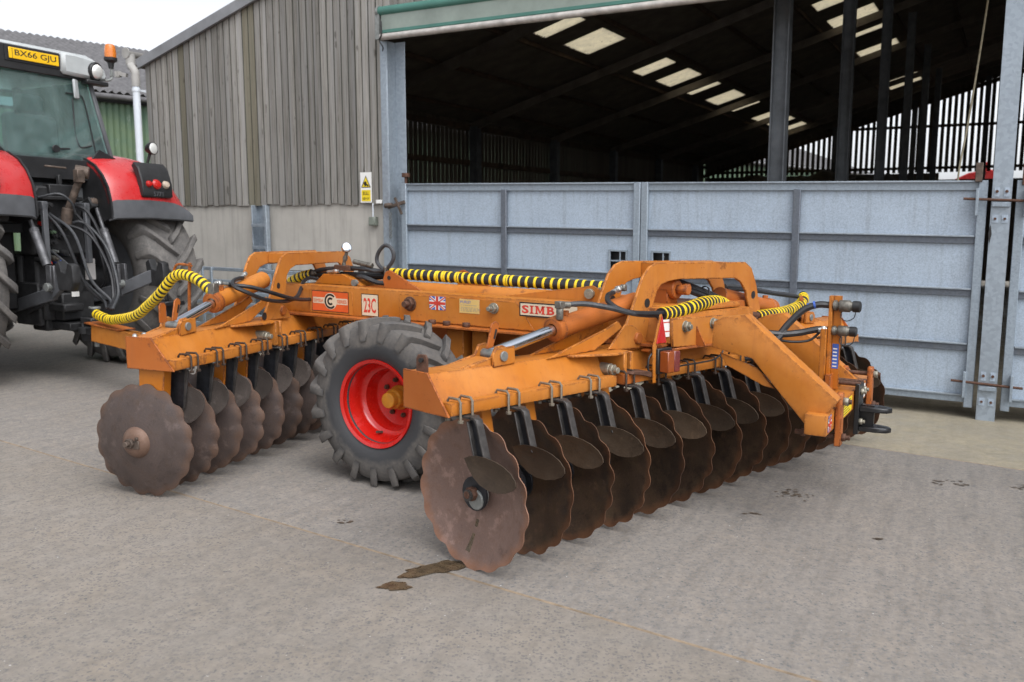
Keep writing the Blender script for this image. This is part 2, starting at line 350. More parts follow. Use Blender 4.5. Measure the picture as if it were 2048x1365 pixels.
def mat_glass(name, tint, alpha=.35, rough=.05):
    m, t, b = newmat(name); o = [n for n in t.nodes if n.type == 'OUTPUT_MATERIAL'][0]
    tr = N(t, 'ShaderNodeBsdfTransparent'); tr.inputs[0].default_value = (*tint, 1); gl = N(t, 'ShaderNodeBsdfGlossy'); gl.inputs['Roughness'].default_value = rough
    df = N(t, 'ShaderNodeBsdfDiffuse'); df.inputs[0].default_value = (.34, .46, .46, 1)
    fr = N(t, 'ShaderNodeFresnel'); fr.inputs[0].default_value = 1.5
    m1 = N(t, 'ShaderNodeMixShader'); v = coords(t); t.links.new(ramp(t, noise(t, v, 7., 5), [(.35, alpha * .6), (.7, alpha * 1.3)]), m1.inputs[0]); t.links.new(tr.outputs[0], m1.inputs[1]); t.links.new(df.outputs[0], m1.inputs[2])
    m2 = N(t, 'ShaderNodeMixShader'); t.links.new(math_(t, 'ADD', math_(t, 'MULTIPLY', fr.outputs[0], 1.), .06), m2.inputs[0]); t.links.new(m1.outputs[0], m2.inputs[1]); t.links.new(gl.outputs[0], m2.inputs[2]); t.links.new(m2.outputs[0], o.inputs[0]); return m
def mat_translucent(name, col):
    m, t, b = newmat(name); o = [n for n in t.nodes if n.type == 'OUTPUT_MATERIAL'][0]
    v = coords(t); c = mix(t, ramp(t, noise(t, v, 5., 6, .7), [(.3, 0.), (.7, 1.)]), [q * .72 for q in col], col)
    c = mix(t, math_(t, 'MULTIPLY', ramp(t, noise(t, v, 16., 4, .6), [(.62, 0.), (.7, 1.)]), .6), c, (.25, .2, .12))
    tr = N(t, 'ShaderNodeBsdfTranslucent'); t.links.new(c, tr.inputs[0]); df = N(t, 'ShaderNodeBsdfDiffuse'); t.links.new(c, df.inputs[0])
    mm = N(t, 'ShaderNodeMixShader'); mm.inputs[0].default_value = .12; t.links.new(tr.outputs[0], mm.inputs[1]); t.links.new(df.outputs[0], mm.inputs[2]); t.links.new(mm.outputs[0], o.inputs[0]); return m
def mat_lens(name, col):
    m, t, b = newmat(name); b.inputs['Base Color'].default_value = (*col, 1); b.inputs['Roughness'].default_value = .18; b.inputs['Coat Weight'].default_value = .6
    v = coords(t); w = N(t, 'ShaderNodeTexWave'); w.inputs['Scale'].default_value = 60.; t.links.new(v, w.inputs['Vector']); bump(t, b, w.outputs['Fac'], .3, .002)
    t.links.new(mix(t, w.outputs['Fac'], [q * .6 for q in col], col), b.inputs['Base Color']); return m
def mat_paint(name, col, rough=.25, coat=.5, dust=.15):
    m, t, b = newmat(name); v = coords(t); f = noise(t, v, 3., 5)
    c = mix(t, math_(t, 'MULTIPLY', ramp(t, f, [(.4, 0.), (.75, 1.)]), dust), col, (.35, .30, .27)); t.links.new(c, b.inputs['Base Color'])
    t.links.new(ramp(t, noise(t, v, 12., 4), [(.3, max(.05, rough - .08)), (.8, rough + .2)]), b.inputs['Roughness']); b.inputs['Coat Weight'].default_value = coat; b.inputs['Coat Roughness'].default_value = .15; return m

M_OR = mat_orange(); M_OR2 = mat_orange('orange_paint_rusty', 1.0, (.345, .092, .014), (.41, .125, .028))
M_DISC_R = mat_disc('disc_steel_brown', (.032, .021, .016), (.088, .050, .030), (.072, .046, .026), rough=.5)
M_DISC_F = mat_disc('disc_steel_grey', (.070, .052, .047), (.105, .078, .070), (.085, .058, .046), rim=(.17, .085, .045), rough=.52, edge_r=.325)
M_DISC_E = mat_disc('disc_steel_end', (.125, .080, .066), (.165, .108, .090), (.125, .076, .058), rim=(.26, .11, .05), rough=.62)
M_SCR = mat_disc('scraper_steel', (.046, .030, .019), (.075, .048, .029), (.060, .040, .025), rim=(.1, .07, .04), edge_r=5.)
M_SCRG = mat_disc('scraper_steel_grey', (.085, .070, .062), (.13, .11, .10), (.10, .08, .07), rim=(.1, .07, .04), edge_r=5., rough=.45)
M_BLK = simple('black_steel', (.020, .021, .025), .45, .3, .5, 20., .2)
M_BLKE = simple('dark_steel', (.06, .055, .052), .5, .4, .4, 18., .2)
M_BLKP = simple('black_painted_steel', (.010, .010, .011), .35, .0, .3, 12.)
M_BOLT = simple('zinc_bolt', (.27, .25, .20), .45, .5, .35, 40., .2)
M_BOLTR = simple('rusty_bolt', (.10, .048, .03), .7, .3, .4, 40., .3)
M_PIN = simple('grey_pin', (.24, .25, .24), .5, .5, .2, 30.)
M_CHR = simple('chrome_rod', (.62, .66, .72), .14, 1., .05, 4.)
M_UB = simple('ubolt_steel', (.21, .18, .14), .5, .5, .35, 40., .2)
M_UBR = simple('ubolt_rusty', (.055, .036, .026), .6, .4, .4, 40., .2)
M_HOSE = simple('black_hose', (.018, .018, .020), .42, 0., .3, 25.)
M_HOSEG = simple('worn_hose', (.040, .042, .046), .5, 0., .3, 25.)
M_YEL = simple('yellow_plastic', (.80, .56, .02), .4, 0., .15, 20.)
M_FIT = simple('hose_fitting', (.60, .60, .58), .3, .9, .2, 40.)
M_FITD = simple('old_fitting', (.16, .15, .13), .5, .6, .4, 40.)
M_RIM = mat_paint('red_rim', (.52, .010, .006), .22, .6, .0)
M_HUB = mat_orange('hub_orange', .35, (.55, .22, .015), (.58, .25, .03))
M_TYRE = mat_rubber('implement_tyre', (.045, .046, .049), (.155, .138, .122), .85, inner=.375)
M_TTYRE = mat_rubber('tractor_tyre', (.05, .05, .052), (.20, .185, .17), .9)
M_RED = mat_paint('tractor_red', (.46, .016, .018), .28, .5, .12)
M_GREYP = simple('grey_plastic', (.085, .088, .095), .55, 0., .2, 6.)
M_BLKPL = simple('black_plastic', (.014, .014, .015), .5, 0., .3, 8.)
M_DKMECH = simple('dark_machinery', (.022, .022, .023), .6, .2, .6, 9., .3)
M_MECHG = simple('grey_machinery', (.10, .10, .105), .5, .5, .4, 12., .2)
M_RUSTM = simple('rusty_mech', (.105, .078, .062), .65, .4, .5, 15., .3)
M_CABG = simple('cab_light_grey', (.40, .42, .42), .45, 0., .1, 6.)
M_INT = simple('cab_interior', (.10, .105, .11), .7, 0., .3, 5.)
M_GLASS = mat_glass('cab_glass', (.74, .94, .90), .17)
M_LAMP = simple('lamp_glass', (.75, .75, .72), .12, .3, .1, 30.)
M_LRED = mat_lens('red_lens', (.55, .012, .008)); M_LAMB = mat_lens('amber_lens', (.75, .20, .01)); M_LCLR = mat_lens('pale_lens', (.55, .45, .35)); M_LORG = mat_lens('faded_orange_lens', (.34, .075, .016)); M_LRD2 = mat_lens('faded_red_lens', (.20, .035, .035))
M_PLATEY = simple('plate_yellow', (.80, .47, .01), .35, 0., .06, 6.)
M_WHITE = simple('white_print', (.74, .73, .70), .45, 0., .06, 8.); M_CREAM = simple('cream_print', (.62, .52, .38), .55, 0., .1, 8.); M_BLUEP = simple('blue_print', (.045, .11, .42), .45, 0., .15, 10.)
M_REDP = simple('red_print', (.58, .045, .025), .5, 0., .15, 10.); M_ORP = simple('orange_print', (.62, .10, .02), .5, 0., .12, 10.); M_BLKPR = simple('black_print', (.014, .013, .013), .5, 0., .2, 10.); M_YELP = simple('yellow_print', (.80, .60, .02), .45, 0., .1, 10.); M_GREYPR = simple('grey_print', (.30, .27, .22), .5, 0., .2, 10.)
M_SILV = simple('silver_print', (.55, .52, .50), .4, .2, .15, 10.)
M_CONC = mat_concrete('yard_concrete', (.215, .195, .172), (.285, .256, .226), stone=.68)
M_CONC2 = mat_concrete('yard_concrete_worn', (.178, .164, .150), (.235, .212, .190), stone=1.0, tintb=(.24, .20, .16), streak=.55, grow=.10)
M_CONC3 = mat_concrete('apron_concrete', (.21, .188, .138), (.265, .232, .172), stone=.25, tintb=(.26, .22, .13), wet=.45, rough=.8)
M_JOINT = simple('joint_filler', (.23, .175, .12), .9, 0., .35, 20.)
M_OIL = simple('wet_stain', (.080, .056, .032), .3, 0., .5, 25.)
M_DAMP = simple('damp_stain', (.105, .080, .058), .5, 0., .4, 25.)
M_WALLC = None
M_PLANK = mat_wood('weathered_plank', ((.135, .124, .106), (.33, .312, .283), (.285, .278, .268)), .34)
M_PLANKD = mat_wood('mossy_plank', ((.12, .107, .075), (.21, .19, .145), (.19, .18, .14)), .2)
M_BACK = simple('gap_shade', (.030, .032, .022), .95, 0., .4, 4.)
M_SLAT = mat_wood('dark_slat', ((.075, .063, .050), (.125, .103, .080), (.10, .083, .067)), .2)
M_ROOFIN = simple('roof_underside', (.115, .098, .082), .9, 0., .3, 3.)
M_STEELD = simple('old_steel_column', (.085, .092, .10), .6, .2, .3, 6., .1)
M_TIMB = simple('purlin_timber', (.07, .045, .028), .85, 0., .4, 5.)
M_SKYL = mat_translucent('skylight_sheet', (.88, .78, .55))
M_GALV = mat_galv('galvanised_steel', (.255, .30, .345), .16, metal=.2); M_SHEET = mat_galv('galvanised_sheet', (.355, .42, .495), .20, 120., .5, .12, .35); M_GALVD = mat_galv('galvanised_dark', (.115, .13, .155), .2, 60., .5, .3, .3)
M_GPOST = mat_galv('galvanised_post', (.30, .345, .39), .14, 34., .42, .4, .12)
M_PVC = simple('white_pvc', (.62, .66, .70), .4, 0., .08, 3.)
M_GPVC = simple('grey_pvc', (.33, .32, .30), .6, 0., .2, 4.)
M_TARP = simple('green_tarpaulin', (.055, .16, .13), .45, 0., .15, 3.); M_TARPL = simple('grey_green_tarpaulin', (.22, .26, .23), .55, 0., .18, 3.); M_ALU = simple('dirty_aluminium', (.46, .43, .40), .5, .3, .25, 10.)
M_FIBRE = simple('fibre_cement', (.115, .112, .115), .95, 0., .3, 6., .2); M_FIBREL = simple('bargeboard_grey', (.20, .205, .215), .9, 0., .2, 3., .1)
M_BULLW = simple('sign_white', (.78, .77, .74), .4, 0., .04, 5.)
M_BOXG = simple('grey_green_box', (.18, .20, .17), .5, 0., .1, 8.)
M_HEAP = simple('dark_heap', (.045, .035, .024), .95, 0., .4, 6., .4)
M_ROPE = simple('rope_fibre', (.45, .40, .28), .8, 0., .2, 40.)
def mat_wallc():
    m, t, b = newmat('panel_concrete'); v = coords(t)
    c = mix(t, ramp(t, noise(t, v, 1.4, 6, .65), [(.3, 0.), (.7, 1.)]), (.36, .34, .305), (.47, .445, .405))
    s = noise(t, coords(t, 'Object', (7, 7, .5)), 1.8, 5, .65); c = mix(t, math_(t, 'MULTIPLY', ramp(t, s, [(.48, 0.), (.75, 1.)]), .45), c, (.17, .165, .15))
    t.links.new(c, b.inputs['Base Color']); b.inputs['Roughness'].default_value = .9; bump(t, b, noise(t, v, 60., 4), .15, .002); return m
M_WALLC = mat_wallc()
def mat_green():
    m, t, b = newmat('green_corrugated'); v = coords(t)
    c = mix(t, ramp(t, noise(t, v, 1.2, 6, .7), [(.3, 0.), (.7, 1.)]), (.065, .125, .09), (.115, .165, .085))
    f = noise(t, coords(t, 'Object', (6, 6, 2.2)), 1.3, 6, .75); c = mix(t, math_(t, 'MULTIPLY', ramp(t, f, [(.60, 0.), (.68, 1.)]), .5), c, (.33, .36, .34))
    t.links.new(c, b.inputs['Base Color']); b.inputs['Roughness'].default_value = .6; return m
M_GREEN = mat_green()

X1, Y1, Z1 = (1, 0, 0), (0, 1, 0), (0, 0, 1)
# ------------------------------------------------------------------ the yard
mb = MB(); mb.add([(-400, -60, -.03), (400, -60, -.03), (400, 600, -.03), (-400, 600, -.03)], [(0, 1, 2, 3)])
struct('ground', mb, M_JOINT, lambda P: shear(P))
JD = ax(146.3); JN = ax(56.3)                        # joints between the bays run nearly along the barn front
J0 = np.array([.06, 3.79, 0])
JX = frame(J0, JD, JN)
def slab(name, n0, n1, d0, d1, mat):
    mb = MB(); cs = [d0 + (d1 - d0) * i / 40 for i in range(41)]
    vs = []
    for i, d in enumerate(cs):
        w0, w1 = [.004 * random.uniform(-1, 1) for _ in range(2)]
        vs += [(d, n0 + w0 - .0, -.03), (d, n0 + w0, -.006), (d, n0 + w0 + .012, 0), (d, n1 + w1 - .012, 0), (d, n1 + w1, -.006), (d, n1 + w1, -.03)]
    fs = [(6 * i + k, 6 * i + k + 1, 6 * i + 6 + k + 1, 6 * i + 6 + k) for i in range(40) for k in range(5)]
    mb.add(vs, fs); o = struct(name, mb, mat, JX, 0., True); return o
slab('concrete_slab', -14, -.008, -40, 40, M_CONC)
slab('concrete_slab', .008, 3.98, -40, 40, M_CONC2)
slab('concrete_slab', 4.0, 60, -40, 40, M_CONC3)

def blot(name, cx, cy, rx, ry, rot, mat, seed, z=.004, n=40, jag=.35):
    r = random.Random(seed); mb = MB(); vs = [(cx, cy, z)]
    ph = [r.uniform(0, 6.28) for _ in range(6)]
    for i in range(n):
        a = 2 * pi * i / n; k = 1 + jag * (.5 * sin(2 * a + ph[0]) + .35 * sin(3 * a + ph[1]) + .3 * sin(5 * a + ph[2]) + .2 * sin(9 * a + ph[3]) + .15 * sin(14 * a + ph[4]))
        x, y = rx * k * cos(a), ry * k * sin(a); vs.append((cx + x * cos(rot) - y * sin(rot), cy + x * sin(rot) + y * cos(rot), z))
    mb.add(vs, [(0, i + 1, (i + 1) % n + 1) for i in range(n)]); return struct(name, mb, mat, lambda P: shear(P))
blot('oil_stain', -.36, 4.07, .17, .075, .5, M_OIL, 3)
blot('oil_stain', -.54, 3.845, .075, .045, .3, M_OIL, 5)
def specks(name, cx, cy, rx, ry, k, mat, seed):
    r = random.Random(seed); mb = MB()
    for _ in range(k):
        a, q = r.uniform(0, 6.28), sqrt(r.random()); x, y = cx + rx * q * cos(a), cy + ry * q * sin(a); s = r.uniform(.006, .03) * (1.2 - q * .7); n = 9; p = [r.uniform(.55, 1.2) for _ in range(n)]
        mb.add([(x + s * p[i] * cos(6.283 * i / n), y + .7 * s * p[i] * sin(6.283 * i / n), .0035) for i in range(n)], [tuple(range(n))])
    return struct(name, mb, mat, lambda P: shear(P))
specks('damp_stain', 2.98, 5.77, .13, .09, 26, M_DAMP, 8); specks('damp_stain', 3.42, 5.70, .11, .06, 18, M_DAMP, 9); specks('damp_stain', 1.80, 5.42, .13, .14, 24, M_DAMP, 10)
specks('damp_stain', 1.42, 5.0, .05, .04, 9, M_DAMP, 11); specks('damp_stain', 2.02, 4.62, .03, .02, 5, M_DAMP, 15); specks('damp_stain', -.95, 4.72, .06, .04, 8, M_DAMP, 16)
mb = MB(); mb.bb(-40, 40, -.012, .012, -.02, -.0045); struct('joint_filler', mb, M_JOINT, JX); mb = MB(); mb.bb(-40, 40, 3.97, 4.01, -.02, -.0045); struct('joint_filler', mb, M_JOINT, JX)
# ------------------------------------------------------------------ the barn
def box_obj(name, D0, D1, n0, n1, z0, z1, mat, parent, xf=BX, bev=0., label=None):
    mb = MB(); mb.bb(min(D0, D1), max(D0, D1), n0, n1, z0, z1); return part(name, mb, mat, parent, xf=xf, bev=bev, label=label)
ROOFZ = lambda D: 3.90 + .30 * (10.93 - D) if D > -1.0 else 3.90 + .30 * 11.93 - .30 * (-1.0 - D)
DEPTH = 26.6
BARN = thing('barn', 'long open-fronted farm barn clad in weathered grey boards above a concrete wall', 'barn', BX((4, 0, 0)))
rb = random.Random(11); D = 6.735; i = 0
while D < 10.90:
    w = .091 + rb.uniform(-.006, .006); zb = 1.852 + rb.uniform(-.012, .012); zt = ROOFZ(D + w) - .03; k = rb.uniform(-.004, .004)
    mb = MB(); mb.add([(D, k + rb.uniform(-.003, .003), zb), (D + w, k, zb + rb.uniform(-.004, .004)), (D + w, k, zt), (D, k, ROOFZ(D) - .03)] + [(D, k + .022, zb), (D + w, k + .022, zb), (D + w, k + .022, zt), (D, k + .022, ROOFZ(D) - .03)], [(0, 1, 2, 3), (7, 6, 5, 4), (0, 4, 5, 1), (1, 5, 6, 2), (2, 6, 7, 3), (3, 7, 4, 0)])
    part('plank', mb, M_PLANKD if i in (19, 20, 31) else M_PLANK, BARN, xf=BX); D += w + .0215; i += 1
mb = MB(); mb.prism([(6.74, 1.87), (10.92, 1.87), (10.92, ROOFZ(10.92) - .05), (6.74, ROOFZ(6.74) - .05)], (0, .011, 0), X1, Z1, Y1, .02); part('gap_shade_sheet', mb, M_BACK, BARN, xf=BX)  # dark sheet added behind the planks, painting the shade in their gaps
D = 6.72; i = 0
while D > 1.5:                                       # boards over the roller curtain
    w = .1035; zb = 4.15
    mb = MB(); mb.bb(D - w, D, (-.012 if i % 2 else 0), (.010 if i % 2 else .022), zb, ROOFZ(D) - .03); part('plank', mb, M_PLANK, BARN, xf=BX); D -= w + .012; i += 1
box_obj('gable_panel', 1.5, -13, .0, .03, 4.1, 6.0, M_ROOFIN, BARN)
for a, b_ in ((6.75, 8.70), (8.96, 10.92)): box_obj('concrete_panel', a, b_, .03, .15, .97, 1.90, M_WALLC, BARN, bev=.006); box_obj('concrete_panel', a, b_, .036, .15, -.3, .955, M_WALLC, BARN, bev=.006)
mb = MB(); mb.bb(8.72, 8.735, -.06, .14, -.2, 1.85); mb.bb(8.735, 8.93, .05, .06, -.2, 1.85); mb.bb(8.93, 8.945, -.06, .14, -.2, 1.85); part('wall_column', mb, M_GPOST, BARN, xf=BX, bev=.002)
mb = MB(); mb.bb(8.62, 8.665, -.12, -.05, -.2, 1.84)
for z_ in (1.58, 1.28, .98, .68): mb.bb(8.665, 8.90, -.115, -.065, z_ - .02, z_ + .02)
part('step_bracket', mb, M_GPOST, BARN, xf=BX, bev=.002)
box_obj('side_wall', 10.86, 11.0, .04, DEPTH, -.4, 1.95, M_WALLC, BARN)
box_obj('side_wall', -13.1, -13, 0, DEPTH, -.4, 2.5, M_WALLC, BARN); box_obj('cladding', -13.06, -13.02, 0, DEPTH, 2.5, 3.9, M_SLAT, BARN)
box_obj('gable_panel', -8.0, -13, .0, .1, -.3, 4.1, M_WALLC, BARN)
# bargeboard and roof
mb = MB(); mb.prism([(11.05, 3.815), (11.05, 3.955), (-1, 7.57), (-1, 7.43)], (0, -.065, 0), X1, Z1, Y1, .045); part('bargeboard', mb, M_FIBREL, BARN, xf=BX, bev=.002)
def roof_cell(Da, Db, n0, n1, name='roof_sheet', mat=None, off=.0, th=.035):
    mb = MB(); mb.prism([(Da, ROOFZ(Da) + off), (Da, ROOFZ(Da) + off + th), (Db, ROOFZ(Db) + off + th), (Db, ROOFZ(Db) + off)], (0, n0, 0), X1, Z1, Y1, n1 - n0); return part(name, mb, mat or M_ROOFIN, BARN, xf=BX)
S1 = [(5.20, 5.80), (6.55, 7.65), (10.0, 10.65), (11.5, 12.55), (13.55, 14.2), (15.4, 16.6), (17.9, 18.3), (20.4, 21.3), (22.42, 23.2), (24.34, 25.2)]
S2 = [(10.45, 11.1), (12.15, 13.2), (14.3, 14.7), (16.42, 17.3), (21.62, 22.45), (23.5, 24.1)]
roof_cell(11.12, 7.50, -.03, DEPTH + .1); roof_cell(6.70, 3.78, -.03, DEPTH + .1); roof_cell(2.82, -1.0, -.03, DEPTH + .1)
mb = MB(); mb.prism([(-1, ROOFZ(-1)), (-1, ROOFZ(-1) + .035), (-13.2, ROOFZ(-13.2) + .035), (-13.2, ROOFZ(-13.2))], (0, -.03, 0), X1, Z1, Y1, DEPTH + .1); part('roof_sheet', mb, M_ROOFIN, BARN, xf=BX)
for (Da, Db, SS) in ((7.50, 6.70, S1), (3.78, 2.82, S2)):
    n = -.03
    for a, b_ in SS:
        roof_cell(Da, Db, n, a); n = b_
        mb = MB(); m_ = max(4, int((b_ - a) / .075)) ; vs = []
        rj = random.Random(int(a * 100))
        for k in range(2 * m_ + 1):
            nn = a + (b_ - a) * k / (2 * m_); dz = .022 if k % 2 else -.022; j = rj.uniform(-.03, .03)
            for q in range(4):
                Dq = Da - .0 + j + (Db - Da) * q / 3; vs.append((Dq, nn, ROOFZ(Dq) + dz + .015))
        mb.add(vs, [(4 * k + q, 4 * k + q + 1, 4 * k + q + 5, 4 * k + q + 4) for k in range(2 * m_) for q in range(3)]); part('skylight', mb, M_SKYL, BARN, xf=BX)
    roof_cell(Da, Db, n, DEPTH + .1)
for Dp in (10.3, 9.0, 7.70, 6.44, 5.2, 4.0, 2.55, 1.4, 0., -2., -4., -6.):
    mb = MB(); z_ = ROOFZ(Dp); mb.bb(Dp - .03, Dp + .03, .02, DEPTH, z_ - .09, z_ - .012); part('purlin', mb, M_TIMB, BARN, xf=BX)
for k in range(7):
    n = .55 + 4.05 * k
    mb = MB()
    for (Da, Db) in ((10.86, -1.0),):
        mb.prism([(Da, ROOFZ(Da) - .27), (Da, ROOFZ(Da) - .095), (Db, ROOFZ(Db) - .095), (Db, ROOFZ(Db) - .27)], (0, n - .05, 0), X1, Z1, Y1, .10)
    if k: part('rafter', mb, M_ROOFIN, BARN, xf=BX)
    if k < 6:
        mb = MB(); zt = ROOFZ(2.08) - .40; c = 2.08
        for q in (-.075, .075): mb.bb(c + q - .006, c + q + .006, n - .075, n + .075, -.3, zt)
        mb.bb(c - .075, c + .075, n - .005, n + .005, -.3, zt); part('column', mb, M_STEELD, BARN, xf=BX)
    if k:
        box_obj('column', 10.62, 10.82, n - .1, n + .1, -.3, ROOFZ(10.7) - .2, M_STEELD, BARN)
mb = MB(); mb.bb(-.065, .065, -.001, .001, 0, 2.15); me_sl = mesh('slat', MB().bb(-.0775, .0775, -.003, .003, 0, 2.12), M_SLAT)
n = .35; i = 0; rs = random.Random(5)
while n < DEPTH - .1:
    w = BX((10.90, n, 1.9)); o = inst('slat', me_sl, BARN, w, radians(60.5)); n += .168 + rs.uniform(-.0015, .0015); i += 1
for z_ in (2.05, 2.95, 3.75): box_obj('side_rail', 10.80, 10.885, .3, DEPTH, z_ - .06, z_ + .06, M_TIMB, BARN)
D = -1.3
while D < 10.7:
    zt = ROOFZ(D) - .30; mb = MB(); mb.bb(D, D + .118 + rs.uniform(-.006, .006), DEPTH, DEPTH + .022, 3.36 if D < 9.3 else 2.0, zt); part('slat', mb, M_SLAT, BARN, xf=BX); D += .193 + rs.uniform(-.006, .006)
for z_ in (3.52, 5.0): box_obj('back_rail', -1.4, 10.8 if z_ < 4 else 6.2, DEPTH - .08, DEPTH - .005, z_ - .05, z_ + .05, M_TIMB, BARN)
mb = MB(); mb.prism([(10.9, ROOFZ(10.9) - .58), (10.9, ROOFZ(10.9) - .44), (-1, ROOFZ(-1) - .44), (-1, ROOFZ(-1) - .58)], (0, DEPTH - .12, 0), X1, Z1, Y1, .10); part('back_rail', mb, M_TIMB, BARN, xf=BX)
mb = MB(); mb.prism([(10.9, ROOFZ(10.9) - .47), (10.9, ROOFZ(10.9)), (-1, ROOFZ(-1)), (-1, ROOFZ(-1) - .40)], (0, DEPTH + .03, 0), X1, Z1, Y1, .03); part('back_wall', mb, M_ROOFIN, BARN, xf=BX)
box_obj('back_wall', 2.3, 10.9, DEPTH, DEPTH + .12, -.5, 3.34, M_ROOFIN, BARN); box_obj('back_wall', -1.4, 2.3, DEPTH, DEPTH + .12, -.5, 3.10, M_ROOFIN, BARN); box_obj('back_wall', -13, -1.4, DEPTH, DEPTH + .12, -.5, 4.0, M_ROOFIN, BARN)
mb = MB(); mb.prism([(-1.4, 3.8), (-1.4, 7.3), (-1, 7.42), (-13, 3.85), (-13, 3.8)], (0, DEPTH + .02, 0), X1, Z1, Y1, .05); part('back_wall', mb, M_ROOFIN, BARN, xf=BX)
for Dp in (5.9, 3.2, .9): box_obj('back_column', Dp - .09, Dp + .09, DEPTH - .2, DEPTH - .02, 0, ROOFZ(Dp) - .3, M_STEELD, BARN)
# door post and roller curtain
mb = MB(); mb.bb(6.635, 6.725, -.07, -.055, -.3, 3.80); mb.bb(6.62, 6.635, -.07, .14, -.3, 3.80); mb.bb(6.475, 6.62, .09, .10, -.3, 3.80); part('door_post', mb, M_GPOST, BARN, xf=BX, bev=.002)
mb = MB(); mb.cyl((6.66, -.14, 4.125), (-7, -.14, 4.125), .058, n=20); o = part('roller_curtain', mb, M_TARP, BARN, xf=BX)
mb = MB(); mb.bb(-7, 6.62, -.17, -.15, 3.90, 4.10); child('curtain_sheet', mb, M_TARPL, o, BARN, BX)
mb = MB(); mb.bb(-7, 6.61, -.178, -.148, 3.865, 3.905); child('curtain_hem', mb, M_TARP, o, BARN, BX, .004)
mb = MB(); mb.cyl((6.63, -.165, 3.825), (-7, -.165, 3.825), .038, n=14); child('bottom_bar', mb, M_ALU, o, BARN, BX)
mb = MB(); mb.lathe([(0, 0), (.068, 0), (.07, .01), (.066, .03), (0, .035)], (6.655, -.14, 4.125), X1, 18); mb.bb(6.64, 6.70, -.19, -.08, 3.80, 4.09); child('end_bracket', mb, M_PIN, o, BARN, BX)
mb = MB(); mb.tube([(6.60, -.2, 4.0), (6.59, -.21, 3.85), (6.63, -.2, 3.78), (6.58, -.2, 3.70), (6.66, -.1, 3.68)], .008, 6); child('curtain_cord', mb, M_BLKPL, o, BARN, BX)
single('pull_rope', MB().tube([(.16, 1.0, 4.8), (.235, 1.0, 3.78), (.28, 1., 3.2), (.335, 1.0, 2.6), (.385, 1.0, 2.16), (.39, 1.0, 1.9)], .010, 6), M_ROPE, 'thin pale rope hanging down inside the barn beside the tall gate post', 'rope', BX((.3, 1, 1.9)), xf=BX)

# ------------------------------------------------------------------ gates
RZ = [2.13, 1.645, 1.165, .66, .18]
def gate(D0, D1, Dm, label, hole=None):
    g = thing('steel_gate', label, 'gate', GXF(((D0 + D1) / 2, 0, 0)), 'sheeted steel gates across the barn front')
    for i, z_ in enumerate(RZ):
        mb = MB(); h = .085 if i in (0,) else .075
        mb.bb(D0 + .03, D1 - .03, -.030, -.003, z_ - h / 2, z_ + h / 2); o = part('gate_rail', mb, M_GALV if i in (0, 4) else M_GALVD, g, xf=GXF, bev=.003)
        child('rail_lit_lip', MB().bb(D0 + .08, D1 - .08, -.052, -.0295, z_ + h / 2 - .014, z_ + h / 2 + .002), M_GPOST, o, g, GXF, .002)  # paler strip: light on the rail's top face put into the colour
    for d0, d1 in ((D0, D0 + .075), (D1 - .075, D1)):
        mb = MB(); mb.bb(d0, d1, -.058, .02, .10, 2.175); part('gate_stile', mb, M_GALV, g, xf=GXF, bev=.005)
    mb = MB(); mb.bb(Dm - .035, Dm + .035, -.062, -.02, .15, 2.10); part('gate_stile', mb, M_GALVD, g, xf=GXF, bev=.005)
    for i in range(4):
        for a, b_ in ((D0 + .07, Dm), (Dm, D1 - .07)):
            z0, z1 = RZ[i + 1], RZ[i]
            if hole and i == 1 and min(a, b_) - .1 < hole[0] < max(a, b_) + .1 and abs(hole[0] - (a + b_) / 2) < .8:
                h0, h1, y0_, y1_ = hole[0] - .09, hole[0] + .09, hole[1] - .12, hole[1] + .10
                mb = MB()
                mb.bb(a, h0, -.002, .002, z0, z1); mb.bb(h1, b_, -.002, .002, z0, z1); mb.bb(h0, h1, -.002, .002, z0, y0_); mb.bb(h0, h1, -.002, .002, y1_, z1); part('gate_panel', mb, M_SHEET, g, xf=GXF)
                mb = MB(); mb.bb(h0 - .02, h1 + .02, -.02, -.004, y1_ - .0, y1_ + .022); mb.bb(h0 - .022, h0, -.02, -.004, y0_, y1_); mb.bb(h1, h1 + .022, -.02, -.004, y0_, y1_); mb.bb(h0 + .06, h0 + .075, -.012, .0, y0_, y1_); mb.bb(h0, h1, -.01, .002, hole[1] - .01, hole[1] + .006); part('hatch_frame', mb, M_GALV, g, xf=GXF, bev=.002)
                mb = MB(); mb.bb(h0 - .05, h1 + .05, .08, .09, y0_ - .1, y1_ + .1); part('hatch_shade_plate', mb, M_BLKPL, g, xf=GXF)  # black plate stands in for the darkness seen through the opening
            else:
                mb = MB(); mb.bb(a, b_, -.002, .002, z0, z1); part('gate_panel', mb, M_SHEET, g, xf=GXF)
    return g
g1 = gate(3.360, 6.46, 5.02, 'grey sheeted steel gate beside the boarded wall, hung from the left door post', (3.62, 1.33))
g2 = gate(.092, 3.350, 1.74, 'grey sheeted steel gate between the first gate and the tall gate post', (3.13, 1.33))
g3 = gate(-3.4, -.132, -1.8, 'grey sheeted steel gate right of the tall gate post, cut off by the photo edge')
mb = MB(); mb.cyl((6.40, -.03, 2.16), (6.40, -.03, 2.27), .018); mb.cyl((6.40, -.03, 2.25), (6.40, -.03, 2.30), .05, n=14); part('hinge_knob', mb, M_BOLTR, g1, xf=GXF, bev=.003)
mb = MB(); mb.bar((6.63, -.09, 1.88), (6.38, -.09, 1.95), .03, .04); mb.bar((6.52, -.1, 2.0), (6.42, -.1, 1.80), .02, .03); mb.cyl((6.66, -.12, 1.90), (6.56, -.1, 1.91), .03); part('gate_latch', mb, M_RUSTM, g1, xf=GXF, bev=.003)
mb = MB()
